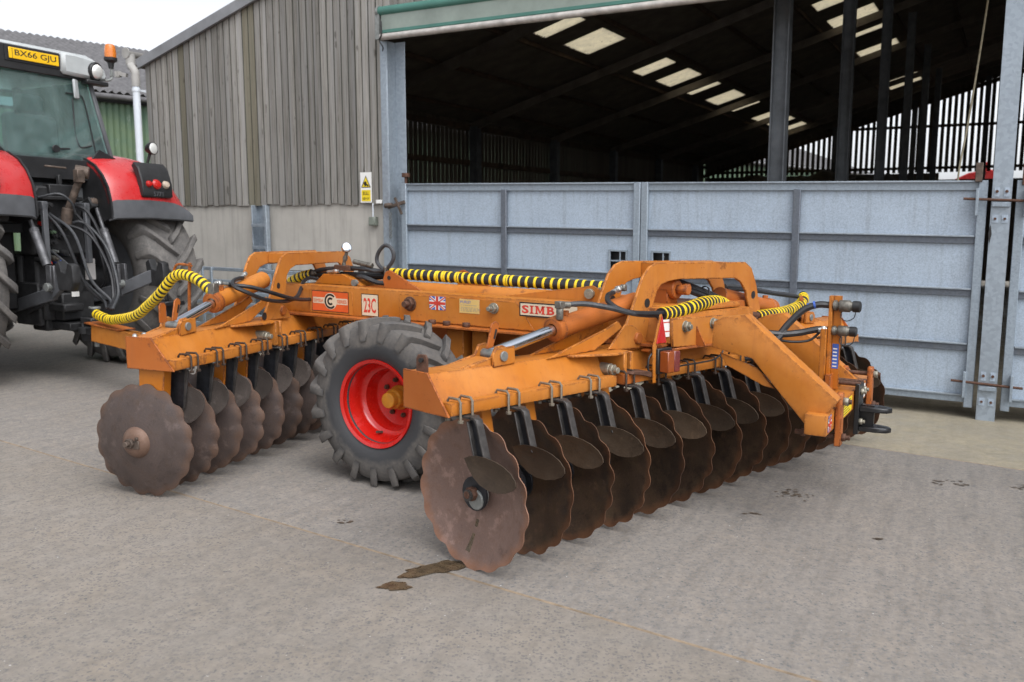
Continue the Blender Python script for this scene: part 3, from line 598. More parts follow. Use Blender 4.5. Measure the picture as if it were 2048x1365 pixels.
for k in range(9): mb.lathe([(.014, -.004), (.022, -.004), (.022, .004), (.014, .004)], (6.60, -.09, 1.80 - .035 * k), (1, 0, 0) if k % 2 else (0, 1, 0), 8, closed=True)
part('latch_chain', mb, M_PIN, g1, xf=GXF)
mb = MB(); mb.bb(.14, .20, -.08, .0, 2.16, 2.33); part('hinge_lug', mb, M_RUSTM, g2, xf=GXF, bev=.004)
mb = MB(); mb.bb(-.23, -.17, -.08, .0, 2.13, 2.32); part('hinge_lug', mb, M_BOLTR, g3, xf=GXF, bev=.004)
POST = thing('gate_post', 'tall galvanised steel post between the second gate and the gate at the photo edge', 'gate post', GXF((-.02, 0, 0)))
mb = MB(); mb.bb(-.098, .058, -.085, -.073, -.05, 6.2); mb.bb(-.098, .058, .07, .082, -.05, 6.2); mb.bb(-.022, -.008, -.073, .07, -.05, 6.2); part('post_section', mb, M_GPOST, POST, xf=GXF, bev=.002)
for z_ in (2.0, .34):
    mb = MB(); mb.cyl((.28, -.10, z_ + .01), (-.30, -.10, z_ - .01), .012, n=10); o = part('hinge_rod', mb, M_BOLTR, POST, xf=GXF)
    mb = MB()
    for d in (.17, -.21): mb.bb(d - .012, d + .012, -.13, -.06, z_ - .14, z_ + .10)
    mb.bb(-.09, .05, -.115, -.087, z_ - .06, z_ - .02); part('hinge_plate', mb, M_GALV, POST, xf=GXF, bev=.003)
    mb = MB()
    for d in (.018, -.058): mb.bb(d - .024, d + .024, -.092, -.0855, z_ - .20, z_ - .13); mb.bb(d - .02, d + .02, -.092, -.0855, z_ + .03, z_ + .11)
    part('washer_plate', mb, M_SHEET, POST, xf=GXF, stuff=True)
    mb = MB()
    for d in (.018, -.058): mb.cyl((d, -.093, z_ - .165), (d, -.105, z_ - .165), .012, n=6); mb.cyl((d, -.093, z_ + .075), (d, -.105, z_ + .075), .014, n=6)
    part('bracket_bolts', mb, M_BOLTR, POST, xf=GXF, stuff=True)
mb = MB(); mb.prism([(0, -.09), (.014, 0), (0, .09), (-.014, 0)], (.05, -.0865, 1.70), X1, Z1, Y1, .002); part('slot', mb, M_BLKPR, POST, xf=GXF)

# ------------------------------------------------------------------ things on and by the wall
SG = thing('warning_sign', 'small white bull warning sign with a yellow triangle fixed to the boards', 'sign', BX((7.01, -.03, 1.87)))
def sx(mb_fn, name, mat, par=None):
    mb = MB(); mb_fn(mb); return part(name, mb, mat, SG, xf=BX, smooth=False) if par is None else child(name, mb, mat, par, SG, BX, smooth=False)
fs_ = -.0335
o = sx(lambda m: m.bb(6.922, 7.098, -.032, -.028, 1.868, 2.245), 'sign_board', M_BULLW)
sx(lambda m: m.prism([(7.085, 2.055), (6.935, 2.055), (7.010, 2.205)], (0, fs_, 0), X1, Z1, Y1, .001), 'triangle_edge', M_BLKPR, o)
sx(lambda m: m.prism([(7.068, 2.064), (6.952, 2.064), (7.010, 2.185)], (0, fs_ - .001, 0), X1, Z1, Y1, .001), 'triangle', M_YELP, o)
bull = [(7.040, 2.105), (7.050, 2.125), (7.030, 2.12), (7.02, 2.135), (7.0, 2.13), (6.995, 2.10), (6.975, 2.095), (6.962, 2.07), (6.99, 2.07), (7.0, 2.085), (7.02, 2.07), (7.035, 2.068), (7.028, 2.085), (7.043, 2.088)]
sx(lambda m: m.prism(bull, (0, fs_ - .002, 0), X1, Z1, Y1, .001), 'bull_symbol', M_BLKPR, o)
sx(lambda m: m.bb(6.940, 7.080, fs_ - .001, fs_, 1.885, 2.025), 'caption_panel', M_YELP, o)
for body, z_, h, wd in (('BULL', 1.962, .042, .095), ('KEEP OUT', 1.905, .028, .105)):
    mb, w = text_mb(body, h, (0, fs_ - .002, z_), (-1, 0, 0), Z1, (0, -1, 0), 0, .02); V = np.array(mb.v); V[:, 0] = 7.01 + wd / 2 + V[:, 0] * wd / w; mb.v = [tuple(q) for q in V]; child('lettering', mb, M_BLKPR, o, SG, BX, smooth=False)
JB = thing('junction_box', 'small grey electrical box on the concrete wall under the bull sign', 'electrical box', BX((6.93, 0, 1.60)))
mb = MB(); mb.bb(6.875, 6.975, -.045, .03, 1.58, 1.69); part('box_body', mb, M_BOXG, JB, xf=BX, bev=.006)
mb = MB(); mb.bb(6.885, 6.965, -.052, -.045, 1.59, 1.68); part('box_lid', mb, M_BOXG, JB, xf=BX, bev=.003)
mb = MB(); mb.cyl((6.925, -.01, 1.69), (6.925, -.01, 1.86), .010); part('conduit', mb, M_PVC, JB, xf=BX)
single('white_bracket', MB().bb(6.75, 6.84, -.06, -.0145, 1.855, 1.90), M_BULLW, 'small white plastic block at the foot of the boards beside the bull sign', 'bracket', BX((6.79, -.03, 1.86)), xf=BX, bev=.003)
HU = thing('steel_hurdle', 'low galvanised rail hurdle standing in front of the concrete wall behind the harrow', 'hurdle', GXF((8.6, -.2, 0)))
for z_ in (1.01, .84, .69, .54, .39, .22): mb = MB(); mb.bb(6.9, 10.6, -.235, -.20, z_ - .025, z_ + .025); part('hurdle_rail', mb, M_GPOST if z_ > 1 else M_GALV, HU, xf=GXF, bev=.006)
for d in (6.92, 7.8, 9.55, 9.72, 10.58): mb = MB(); mb.bb(d - .02, d + .02, -.26, -.235, .02, 1.03); part('hurdle_upright', mb, M_GALV, HU, xf=GXF, bev=.004)
DP = thing('drainpipe', 'white plastic drainpipe running down the left corner of the boarded wall', 'drainpipe', BX((10.98, -.14, 0)))
mb = MB(); mb.cyl((10.98, -.15, -.1), (10.98, -.15, 3.62), .050, n=20); part('pipe', mb, M_PVC, DP, xf=BX)
mb = MB(); mb.cyl((10.98, -.15, 3.55), (10.98, -.15, 3.70), .058, n=20); mb.tube([(10.98, -.15, 3.66), (10.98, -.15, 3.74), (11.02, -.15, 3.80), (11.09, -.12, 3.84), (11.13, -.10, 3.90), (11.13, -.10, 3.97)], .056, 16); mb.cyl((11.13, -.10, 3.88), (11.13, -.10, 4.02), .064, n=20); part('pipe_elbow', mb, M_GPVC, DP, xf=BX)
for z_ in (3.5, 2.2, .9): mb = MB(); mb.lathe([(.051, -.02), (.058, -.02), (.058, .02), (.051, .02)], (10.98, -.15, z_), Z1, 18, closed=True); mb.bb(10.96, 11.0, -.10, -.0, z_ - .015, z_ + .015); part('pipe_clip', mb, M_PVC, DP, xf=BX)
mb = MB(); prof = [(.075 * cos(a), .075 * sin(a)) for a in np.linspace(pi, 2 * pi, 12)] + [(.068 * cos(a), .068 * sin(a)) for a in np.linspace(2 * pi, pi, 12)]
mb.prism(prof, (11.14, -.16, 4.05), X1, Z1, Y1, 6.0); mb.cyl((11.14, -.17, 4.03), (11.14, -.16, 4.03), .078, n=18); part('gutter', mb, M_GPVC, DP, xf=BX)
mb = MB(); mb.bar((11.16, -.15, 3.72), (11.32, -.2, 3.76), .05, .05); mb.bb(11.26, 11.33, -.22, -.16, 3.70, 3.78); part('old_bracket', mb, M_GPVC, DP, xf=BX)

# ------------------------------------------------------------------ the green shed behind, the heap, the machine beyond
SH_O = np.array([-9.2, 20., 0]); SU, SV = ax(48), ax(138)      # along its wall, and back from it
SHX = flat(SH_O, SU, SV)
SHED = thing('farm_shed', 'green corrugated farm shed with a grey corrugated roof behind the tractor', 'shed', SHX((-4, 2, 0)))
def corr(name, x0, x1, p0, p1, pitch, amp, mat, nrm):
    """corrugated sheet between two edges (y,z) p0 and p1"""
    k = int((x1 - x0) / pitch * 4); vs = []
    for i in range(k + 1):
        x = x0 + (x1 - x0) * i / k; a = amp * sin(2 * pi * i / 4 + .4)
        for (y, z_) in (p0, p1): vs.append((x, y + nrm[0] * a, z_ + nrm[1] * a))
    mb = MB(); mb.add(vs, [(2 * i, 2 * i + 1, 2 * i + 3, 2 * i + 2) for i in range(k)]); return part(name, mb, mat, SHED, xf=SHX)
corr('wall', -16, 46, (0, -.5), (0, 4.42), .14, .020, M_GREEN, (-1, 0))  # lengthened unseen beside the barn to block sky behind the side slats
corr('roof', -16.3, 46.2, (-.28, 4.46), (5.6, 6.58), .175, .034, M_FIBRE, (-.35, .94))
corr('roof', -16.3, 46.2, (5.6, 6.55), (11.2, 4.5), .175, .03, M_FIBRE, (.35, .94))
mb = MB(); mb.tube([(-16.3, -.30, 4.36), (46.2, -.30, 4.36)], .06, 10, smooth=False); part('gutter', mb, M_FIBRE, SHED, xf=SHX)
mb = MB(); mb.bb(-16.2, 46.1, -.06, .02, 4.26, 4.42); part('fascia', mb, M_BLKPL, SHED, xf=SHX)
mb = MB(); mb.bb(-16, -15.9, 0, 11.2, -.5, 4.4); mb.bb(45.9, 46, 0, 11.2, -.5, 4.4); part('end_wall', mb, M_GREEN, SHED, xf=SHX)
hp = MB(); rh = random.Random(3); nx, ny = 30, 10; vs = []
for i in range(nx + 1):
    for j in range(ny + 1):
        u, v = i / nx, j / ny; hgt = 3.18 * (sin(pi * v) ** .5) * min(1, 6 * u, 6 * (1 - u)) ** .6 + .16 * sin(u * 17) + .10 * sin(u * 41 + v * 5) + rh.uniform(-.06, .06); vs.append((2.45 + 7.2 * u, 21.5 + 4.2 * v, max(-.3, hgt if 0 < j < ny and 0 < i < nx else -.3)))
hp.add(vs, [(i * (ny + 1) + j, i * (ny + 1) + j + 1, (i + 1) * (ny + 1) + j + 1, (i + 1) * (ny + 1) + j) for i in range(nx) for j in range(ny)])
single('dark_heap', hp, M_HEAP, 'dark heap of bedding at the far end inside the barn', 'heap', BX((6, 23.6, 0)), xf=BX)
RM = thing('farm_machine', 'red farm machine glimpsed outside through the gap at the back of the barn', 'farm machine', BX((1.3, 31, 0)))
mb = MB(); mb.prism([(2.2, 1.4), (.2, 1.4), (.1, 3.3), (.35, 3.55), (.8, 3.62), (1.5, 3.5), (2.1, 3.2)], (0, 30.5, 0), X1, Z1, Y1, 1.4); part('hopper', mb, M_RED, RM, xf=BX, bev=.04)
mb = MB(); mb.bb(-.4, 2.6, 30.4, 32, .8, 1.3); mb.cyl((.9, 30.45, 3.5), (.9, 30.45, 3.9), .06); part('chassis', mb, M_RED, RM, xf=BX, bev=.02)
for d in (.2, 2.0): mb = MB(); mb.lathe([(.2, -.15), (.55, -.15), (.6, -.08), (.6, .08), (.55, .15), (.2, .15)], (d, 30.2, .1), Y1, 24, closed=True); part('wheel', mb, M_TTYRE, RM, xf=BX)
# ------------------------------------------------------------------ the disc harrow
HAR = thing('disc_harrow', 'orange disc harrow with two rows of rusty scalloped discs standing on the concrete yard', 'disc harrow', MX((0, 0, 0)))
X1, Y1, Z1 = (1, 0, 0), (0, 1, 0), (0, 0, 1)

def disc_mesh(name, R, bulge, mat, nsc, amp, seed):
    r = random.Random(seed); mb = MB(); nphi, nr = nsc * 7, 7; vs = []
    dep = .070
    for side in (0, 1):
        for j in range(nr + 1):
            q = j / nr
            for k in range(nphi):
                ph = 2 * pi * k / nphi; w = .5 - .5 * cos(nsc * ph); q = [0, .2, .42, .62, .80, .90, .96, 1.0][j]
                rr = max(q * R - amp * (1 - w) ** 1.6 * max(0, (q - .80) / .20) ** .8 * (1 + .35 * sin(2.3 * ph + seed)) + .003 * sin(5 * ph + seed * 2) * max(0, (q - .8) / .2), .002)
                x = bulge * dep * (1 - (q ** 2)) + (.003 if side else -.003)
                vs.append((x, rr * cos(ph), rr * sin(ph)))
    m = (nr + 1) * nphi; fs = []
    for j in range(nr):
        for k in range(nphi):
            a, b_, c, d = j * nphi + k, j * nphi + (k + 1) % nphi, (j + 1) * nphi + (k + 1) % nphi, (j + 1) * nphi + k
            fs.append((a, d, c, b_)); fs.append((m + a, m + b_, m + c, m + d))
    for k in range(nphi):
        a, b_ = nr * nphi + k, nr * nphi + (k + 1) % nphi; fs.append((a, m + a, m + b_, b_))
    mb.add(vs, fs); return mesh(name, mb, mat)

PR, PF, NR_, NF_ = .318, .254, 14, 14
RR, RF = .377, .346
dR = disc_mesh('disc', RR, 1, M_DISC_R, 17, .017, 1); dRe = disc_mesh('disc', RR, 1, M_DISC_E, 17, .017, 2)
dF = disc_mesh('disc', RF, -1, M_DISC_F, 16, .019, 3)

def ubolt_mesh(b0, mat):
    mb = MB(); zt = .862; r = .0068
    for da in (0,):
        mb.tube([(0, b0 - .012, .762), (0, b0 - .012, zt - .012), (0, b0 - .002, zt), (0, b0 + .064, zt), (0, b0 + .076, zt - .014), (0, b0 + .076, .758)], r, 7, smooth=False)
    for bb in (b0 - .012, b0 + .076):
        mb.cyl((0, bb, .752), (0, bb, .764), .015, n=6)
    return mb

def gang(FR, deg, D, n, pitch, R, b0, arm_da, ub_da, disc_of, rear, hangers, splits, wob):
    """one row: beams, scraper bars, discs on their axle, scrapers with U-bolts, bearing hangers"""
    P3 = dict(xf=FR)
    sec = [(b0, .79), (b0, .965), (b0 + .16, .965), (b0 + .255, .79)]
    for i, (a0, a1) in enumerate(splits):
        mb = MB(); mb.prism(sec, (a0, 0, 0), Y1, Z1, X1, a1 - a0); part('gang_beam', mb, M_OR, HAR, bev=.006, segs=2, **P3)
        mb = MB(); k = .008; sc = [(b0 - k, .782), (b0 - k, .965 + k), (b0 + .16 + k, .965 + k), (b0 + .32, .782)]
        if i in (0, 2):
            e = a0 if i == 0 else a1 - .012; mb.prism(sc, (e - (.006 if i == 0 else -.006), 0, 0), Y1, Z1, X1, .012); part('end_plate', mb, M_OR2, HAR, bev=.002, **P3)
        mb = MB(); mb.bb(a0 + .012, a1 - .004, b0 + .258, b0 + .318, .786, .846); part('scraper_bar', mb, M_OR, HAR, bev=.005, segs=2, **P3)
        mb = MB(); aa = a0 + .14
        while aa < a1: mb.bb(aa, aa + .05, b0 + .225, b0 + .26, .80, .835); aa += .26
        part('bar_lug', mb, M_OR2, HAR, **P3)
    bb0 = b0 + .258
    ub = mesh('u_bolt', ubolt_mesh(bb0, None), M_UB, lambda P: P); ubr = mesh('u_bolt', ubolt_mesh(bb0, None), M_UBR, lambda P: P)
    # scraper arm: rolled channel, foot bolted under the bar
    fb = bb0 + .02; ma = MB()
    th = .012
    if rear:
        b_a, b_b, c_a, c_b = fb + .055, fb + .132, fb + .105, fb + .182
        zt, zb = .775, .575
        ma.bb(-.03, .03, bb0 - .03, b_a + .03, zt - .006, zt + .006)
        ma.add([(x, y, z_) for x in (-.03, .012) for y, z_ in ((b_a + .02, zt + .006), (b_b - .03, zt + .006), (b_b - .008, zt - .006), (b_b, zt - .035), (c_b, zb), (c_b - .011, zb), (b_b - .012, zt - .035), (b_b - .03, zt - .006), (b_a + .02, zt - .006))],
               [tuple(range(9)), tuple(range(9, 18))] + [(i, (i + 1) % 9, 9 + (i + 1) % 9, 9 + i) for i in range(9)])
        ma.add([(x, y, z_) for x in (-.03, .012) for y, z_ in ((b_a - .002, zt - .02), (b_a + .007, zt - .02), (c_a + .007, zb), (c_a - .002, zb))], [(0, 1, 2, 3), (4, 5, 6, 7), (0, 1, 5, 4), (1, 2, 6, 5), (2, 3, 7, 6), (3, 0, 4, 7)])
        web = MB(); web.prism([(b_a, zt - .008), (b_b - .01, zt - .012), (c_b - .006, zb), (c_a, zb)], (-.006, 0, 0), Y1, Z1, X1, .010)
        lf = [(.050, .585), (.085, .601), (.13, .609), (.18, .609), (.235, .601), (.285, .585), (.328, .560), (.354, .528), (.358, .504), (.340, .482), (.30, .463), (.25, .454), (.20, .457), (.15, .474), (.108, .505), (.075, .545)]
        off = lambda b_: -.045 + .10 * max(0, b_ - .12)
    else:
        b_a, b_b = fb - .10, fb + .0
        zt, zb = .778, .53
        ma.bb(-.045, .02, b_a, fb + .05, zt - .006, zt + .006)
        ma.prism([(b_a, zt), (b_b, zt), (b_b + .02, zt - .02), (b_b - .02, zb), (b_b - .06, zb - .05), (b_a - .03, zb)], (-.006, 0, 0), Y1, Z1, X1, .012)
        web = MB(); web.prism([(b_a + .006, zt - .012), (b_b - .004, zt - .012), (b_b - .028, zb + .005), (b_a - .022, zb + .005)], (-.011, 0, 0), Y1, Z1, X1, .006)
        k = b0 + .055
        lf = [(b_ + .075, z_ - .005) for b_, z_ in ((.03, .60), (.07, .645), (.12, .665), (.175, .66), (.225, .635), (.25, .595), (.25, .55), (.23, .505), (.19, .465), (.15, .44), (.12, .44), (.09, .47), (.06, .53))]
        off = lambda b_: .0 + .06 * (b_ - .05)
    me_arm = mesh('scraper_arm', ma, M_BLKE, bev=.002); me_web = mesh('arm_web', web, M_BLK)
    mb = MB(); vs = []
    for t in (-.003, .003): vs += [(off(b_) + t, b_, z_) for b_, z_ in lf]
    nl = len(lf); cb, cz = np.mean(lf, axis=0); inner = []
    for kq in (.62, .25):
        for t in (-.003, .003): inner += [(off(cb + (b_ - cb) * kq) + t + (.010 if rear else .014) * (1 - kq ** 2), cb + (b_ - cb) * kq, cz + (z_ - cz) * kq) for b_, z_ in lf]
    vs += inner; fs = [(i, (i + 1) % nl, nl + (i + 1) % nl, nl + i) for i in range(nl)]
    for t in (0, 1):
        o0, o1, o2 = t * nl, (2 + t) * nl, (4 + t) * nl
        for i in range(nl):
            i2 = (i + 1) % nl; fs += [(o0 + i, o0 + i2, o1 + i2, o1 + i), (o1 + i, o1 + i2, o2 + i2, o2 + i)]
        fs.append(tuple(range(o2, o2 + nl)))
    mb.add(vs, fs)
    me_leaf = mesh('scraper_blade', mb, M_SCR if rear else M_SCRG)
    rz = radians(deg)
    # local meshes are written (a, b, z); turn them into world axes: x=a, y=-b
    for me in (ub, ubr, me_arm, me_web, me_leaf):
        for v in me.vertices: v.co.y = -v.co.y
        me.flip_normals()
    mb = MB(); mb.cyl((-.03, 0, R - 0), ((n - 1) * pitch + .04, 0, R), .028, n=12); part('gang_axle', mb, M_BLKE, HAR, **P3)
    sp = MB(); sp.lathe([(.0, .02), (.085, .02), (.085, .03), (.055, .05), (.048, .09), (.048, pitch - .09), (.055, pitch - .05), (.085, pitch - .03), (.085, pitch - .02), (.0, pitch - .02)], (0, 0, 0), X1, 18)
    me_sp = mesh('spool', sp, M_BLK)
    for i in range(n):
        a = i * pitch
        base = FR((a, 0, 0))
        o = inst('disc', disc_of(i), HAR, FR((a, 0, R)), rot=(i * 1.37 + (.10 if rear else .35), 0, rz))
        if i < n - 1: inst('spool', me_sp, HAR, FR((a, 0, R)), rz)
        if any(abs(a + arm_da - s) < .03 for s in ()): continue
        A = a + arm_da
        if A > splits[-1][1] - .03: A = splits[-1][1] - .05
        arm = inst('scraper_arm', me_arm, HAR, FR((A, 0, 0)), rz)
        w = bpy.data.objects.new('arm_web', me_web); COL.objects.link(w); w.parent = arm
        l = bpy.data.objects.new('scraper_blade', me_leaf); COL.objects.link(l); l.parent = arm; l.rotation_euler = (0, 0, radians(random.uniform(-4, 4)))
        for q in ub_da:
            inst('u_bolt', ub if (rear and i < 4) else ubr, HAR, FR((A + q, 0, 0)), rz)
    hb = b0
    mh = MB(); mh.add([(x, y, z_) for x in (-.035, .035) for y, z_ in ((hb + .04, .79), (hb + .22, .79), (hb + .30 if rear else hb + .18, .40), (hb + .20 if rear else hb + .02, .40))], [(0, 1, 2, 3), (4, 5, 6, 7), (0, 1, 5, 4), (1, 2, 6, 5), (2, 3, 7, 6), (3, 0, 4, 7)])
    if rear: mh.bb(-.05, .05, hb + .17, hb + .42, .425, .445)
    meh = mesh('bearing_hanger', mh, M_OR, bev=.004)
    for v in meh.vertices: v.co.y = -v.co.y
    meh.flip_normals()
    for h in hangers: inst('bearing_hanger', meh, HAR, FR((h, 0, 0)), rz)

gang(RG, RG_A, RG_D, NR_, PR, RR, -.285, -.045, (-.065, .01), lambda i: dRe if i == 0 else dR, True, (.16, .478, 1.11, 1.75, 2.39, 3.02, 3.66), ((-.165, 1.10), (1.24, 2.90), (3.04, 4.40)), 0)
gang(FG, FG_A, FG_D, NF_, PF, RF, -.055, .125, (-.02, .045), lambda i: dF, False, (.04, .64, .90, 1.66, 2.42, 3.18), ((-.03, 1.02), (1.14, 2.56), (2.68, 3.50)), 0)

# hubs on the near ends of both axles
mb = MB(); mb.lathe([(0, .0), (.078, .0), (.078, -.016), (.06, -.02), (0, -.02)], (-.0, 0, RR), X1, 28); mb.lathe([(0, -.02), (.05, -.02), (.05, -.035), (0, -.035)], (.0, .015, RR - .025), X1, 20)
part('hub_washer', mb, M_PIN, HAR, xf=lambda P: RG(np.asarray(P) + np.array([.045, 0, 0])), bev=.003)
mb = MB(); mb.hexn((-.0, .0, RR + .004), (-1, 0, 0), .036, .035); mb.cyl((-.03, .0, RR + .004), (-.055, .0, RR + .004), .019)
part('axle_nut', mb, M_BOLTR, HAR, xf=lambda P: RG(np.asarray(P) + np.array([.02, 0, 0])), bev=.003)
prof = [(0, 0), (.088, .02), (.096, 0), (.092, -.012), (.078, -.030), (.060, -.040), (.048, -.043), (0, -.043)]
mb = MB(); mb.lathe(prof, (-.062, 0, RF), X1, 30); part('hub_cap', mb, M_DISC_F, HAR, xf=FG)
mb = MB(); mb.hexn((-.098, -.012, RF + .002), (-1, 0, 0), .032, .028); mb.cyl((-.12, -.012, RF + .002), (-.155, -.012, RF + .002), .017); mb.cyl((-.098, .034, RF + .032), (-.115, .034, RF + .032), .011); mb.bb(-.112, -.098, .0, .05, RF - .03, RF + .02)
part('axle_nut', mb, M_RUSTM, HAR, xf=FG, bev=.003)
st = [(-.012, -.055), (.008, -.055), (-.006, -.16), (-.030, -.25), (-.052, -.345), (-.082, -.352), (-.050, -.25), (-.026, -.16)]
def on_disc(y, z_): q = sqrt(y * y + z_ * z_) / RR; return (.070 * (1 - q * q) - .0036, y, RR + z_)
vs = []
for i in range(9):
    t = i / 8; zc = -.06 - .29 * t; yc = -.002 - .062 * t ** 1.3; hw = .007 + .008 * t + .002 * sin(9 * t)
    vs += [on_disc(yc - hw, zc), on_disc(yc + hw, zc)]
mb = MB(); mb.add(vs, [(2 * i, 2 * i + 1, 2 * i + 3, 2 * i + 2) for i in range(8)]); part('oil_streak', mb, M_OIL, HAR, xf=RG, smooth=False)
# small lugs at the wing ends
mb = MB(); mb.prism([(-.03, .955), (.03, .955), (.03, 1.03), (.02, 1.05), (-.02, 1.05), (-.03, 1.03)], (-.13, -.19, 0), (.35, .94, 0), Z1, (-.94, .35, 0), .014); part('end_lug', mb, M_BOLTR, HAR, xf=RG, bev=.002)
mb = MB(); mb.cyl((-.124, -.19, 1.025), (-.158, -.178, 1.025), .011); part('lug_hole', mb, M_BLKPR, HAR, xf=RG)

def wing_hinge(FR, b0, ah, s, pin_a):
    """hinge, stiffening ribs and ram lugs of one wing; s=+1 near wing (arch lies at larger a)"""
    q = lambda a: ah + s * a
    # ribs climbing from the wing to the arch foot
    for bb in (b0 + .02, b0 + .16):
        mb = MB(); mb.prism([(q(-.50), .962), (q(.02), 1.095), (q(.12), 1.13), (q(.16), 1.09), (q(-.10), .975)], (0, bb, 0), X1, Z1, Y1, .016); part('hinge_rib', mb, M_OR, HAR, xf=FR, bev=.003)
    mb = MB(); mb.prism([(q(-.36), b0 + .10), (q(.08), b0 + .10), (q(.08), b0 + .285), (q(-.06), b0 + .30), (q(-.32), b0 + .20)], (0, 0, .955), X1, Y1, Z1, .014); part('hinge_shelf', mb, M_OR, HAR, xf=FR, bev=.003)
    mb = MB()
    for da in (.015, .075): mb.bb(min(q(da), q(da + .03)), max(q(da), q(da + .03)), b0 + .05, b0 + .30, .80, .968)
    part('hinge_plate', mb, M_OR, HAR, xf=FR, bev=.004)
    mb = MB(); mb.cyl((q(.045), b0 + .02, .872), (q(.045), b0 + .27, .872), .024); part('hinge_pin', mb, M_BOLT, HAR, xf=FR)
    mb = MB(); mb.cyl((q(-.055), b0 + .19, .872), (q(-.055), b0 + .262, .872), .035, n=18); mb.hexn((q(-.055), b0 + .262, .872), Y1, .033, .022); mb.cyl((q(-.055), b0 + .284, .872), (q(-.055), b0 + .312, .872), .018)
    part('hinge_bolt', mb, M_BOLT, HAR, xf=FR, bev=.002)
    mb = MB(); mb.cyl((q(.28), b0 + .175, 1.02), (q(.28), b0 + .215, 1.02), .040, n=6); part('pivot_nut', mb, M_OR2, HAR, xf=FR, bev=.006)
    # arch foot triangle, outside the plate
    mb = MB(); mb.prism([(q(-.0), .975), (q(.12), .965), (q(.40), .955), (q(.36), 1.02), (q(.24), 1.10), (q(.16), 1.11)], (0, b0 + .185, 0), X1, Z1, Y1, .014); part('arch_foot', mb, M_OR, HAR, xf=FR, bev=.003)
    # ram lugs
    p = pin_a
    for bb in (b0 + .012, b0 + .135):
        mb = MB(); mb.prism([(p - s * .29, .960), (p - s * .06, 1.005), (p - s * .03, 1.055), (p + s * .02, 1.060), (p + s * .09, 1.03), (p + s * .09, .960)], (0, bb, 0), X1, Z1, Y1, .018); part('ram_lug', mb, M_OR, HAR, xf=FR, bev=.003)
    mb = MB(); mb.prism([(p - s * .07, .955), (p + s * .09, .965), (p + s * .085, 1.055), (p - s * .05, 1.05), (p - s * .075, 1.02)], (0, b0 + .158, 0), X1, Z1, Y1, .016); part('ram_boss', mb, M_OR, HAR, xf=FR, bev=.004)
    mb = MB(); mb.cyl((p, b0 - .01, 1.008), (p, b0 + .184, 1.008), .026, n=20); part('ram_pin', mb, M_PIN, HAR, xf=FR, bev=.002)
    mb = MB(); mb.prism([(p - s * .30, .962), (p - s * .06, .962), (p - s * .05, 1.00)], (0, b0 + .03, 0), X1, Z1, Y1, .10); part('lug_gusset', mb, M_OR, HAR, xf=FR, bev=.002)
    # slotted tag standing on the pin
    tg = [(p - s * .05 + .005, 1.04), (p - s * .005 + .005, 1.045), (p + s * .045, 1.15), (p + s * .04, 1.17), (p + s * .02, 1.18), (p - s * .01, 1.165)]
    mb = MB(); mb.prism(tg, (0, b0 + .09, 0), X1, Z1, Y1, .010); t_ = part('pin_tag', mb, M_OR2, HAR, xf=FR, bev=.002)
    mb = MB(); mb.prism([(p + s * .0, 1.09), (p + s * .012, 1.088), (p + s * .028, 1.135), (p + s * .016, 1.14)], (0, b0 + .1012, 0), X1, Z1, Y1, .001); child('tag_slot', mb, M_BLKPR, t_, HAR, FR)

def ram(FR, p0, g, e, body_mat, dark):
    """folding ram: barrel, gland, chrome rod"""
    d = np.array(e) - np.array(g); L = np.linalg.norm(d); d = d / L
    mb = MB(); mb.cyl(np.array(g) + d * .03, e, .060, n=24); o = part('ram_barrel', mb, body_mat, HAR, xf=FR, bev=.004)
    mb = MB(); mb.lathe([(.034, 0), (.060, 0), (.070, .006), (.072, .05), (.066, .06), (.06, .064), (.03, .064)], g, d, 24, closed=True); child('gland', mb, M_OR2, o, HAR, FR)
    mb = MB(); mb.cyl(p0, np.array(g) + d * .05, .031, n=20); child('rod', mb, M_CHR, o, HAR, FR)
    mb = MB(); mb.cyl(np.array(g) + d * .11 + np.array([0, 0, .05]), np.array(g) + d * .11 + np.array([0, 0, .085]), .022, n=8); child('port', mb, M_OR2, o, HAR, FR)

wing_hinge(RG, -.285, 1.17, 1, .335); wing_hinge(RG, -.285, 2.97, -1, 3.80)
wing_hinge(FG, -.055, 1.08, 1, .30); wing_hinge(FG, -.055, 2.62, -1, 3.25)
ram(RG, (.335, -.215, 1.005), (.825, -.215, 1.100), (1.60, -.215, 1.222), M_OR2, 0); ram(RG, (3.80, -.215, 1.005), (3.35, -.215, 1.095), (2.58, -.215, 1.222), M_OR2, 0)
ram(FG, (.30, .02, 1.012), (.69, .02, 1.118), (1.32, .02, 1.245), M_OR, 0); ram(FG, (3.25, .02, 1.012), (2.9, .02, 1.1), (2.25, .02, 1.235), M_OR, 0)

A_R = [(1.412, 1.203), (1.464, 1.308), (1.511, 1.387), (1.576, 1.443), (1.653, 1.466), (2.721, 1.458), (2.808, 1.416), (2.88, 1.305), (2.925, 1.19), (2.98, 1.05), (2.85, 1.03), (2.761, 1.196), (2.735, 1.257), (2.669, 1.318), (2.586, 1.348), (1.886, 1.359), (1.782, 1.35), (1.701, 1.33), (1.66, 1.295), (1.636, 1.244), (1.612, 1.187), (1.546, 0.993), (1.486, 0.946), (1.20, 0.956), (1.247, 1.024), (1.342, 1.091)]
for bb in (-.115, -.375):
    mb = MB(); mb.prism(A_R, (0, bb, 0), X1, Z1, Y1, .018); o = part('arch_plate', mb, M_OR, HAR, xf=RG, bev=.004)
    for a_ in (1.555, 2.84): child('pin_hole', MB().cyl((a_, bb + .0185, 1.225), (a_, bb + .0195, 1.225), .028, n=20), M_BLKPR, o, HAR, RG)
mb = MB(); mb.bb(1.85, 2.62, -.357, -.116, 1.37, 1.456); part('arch_spacer', mb, M_OR, HAR, xf=RG, bev=.004)
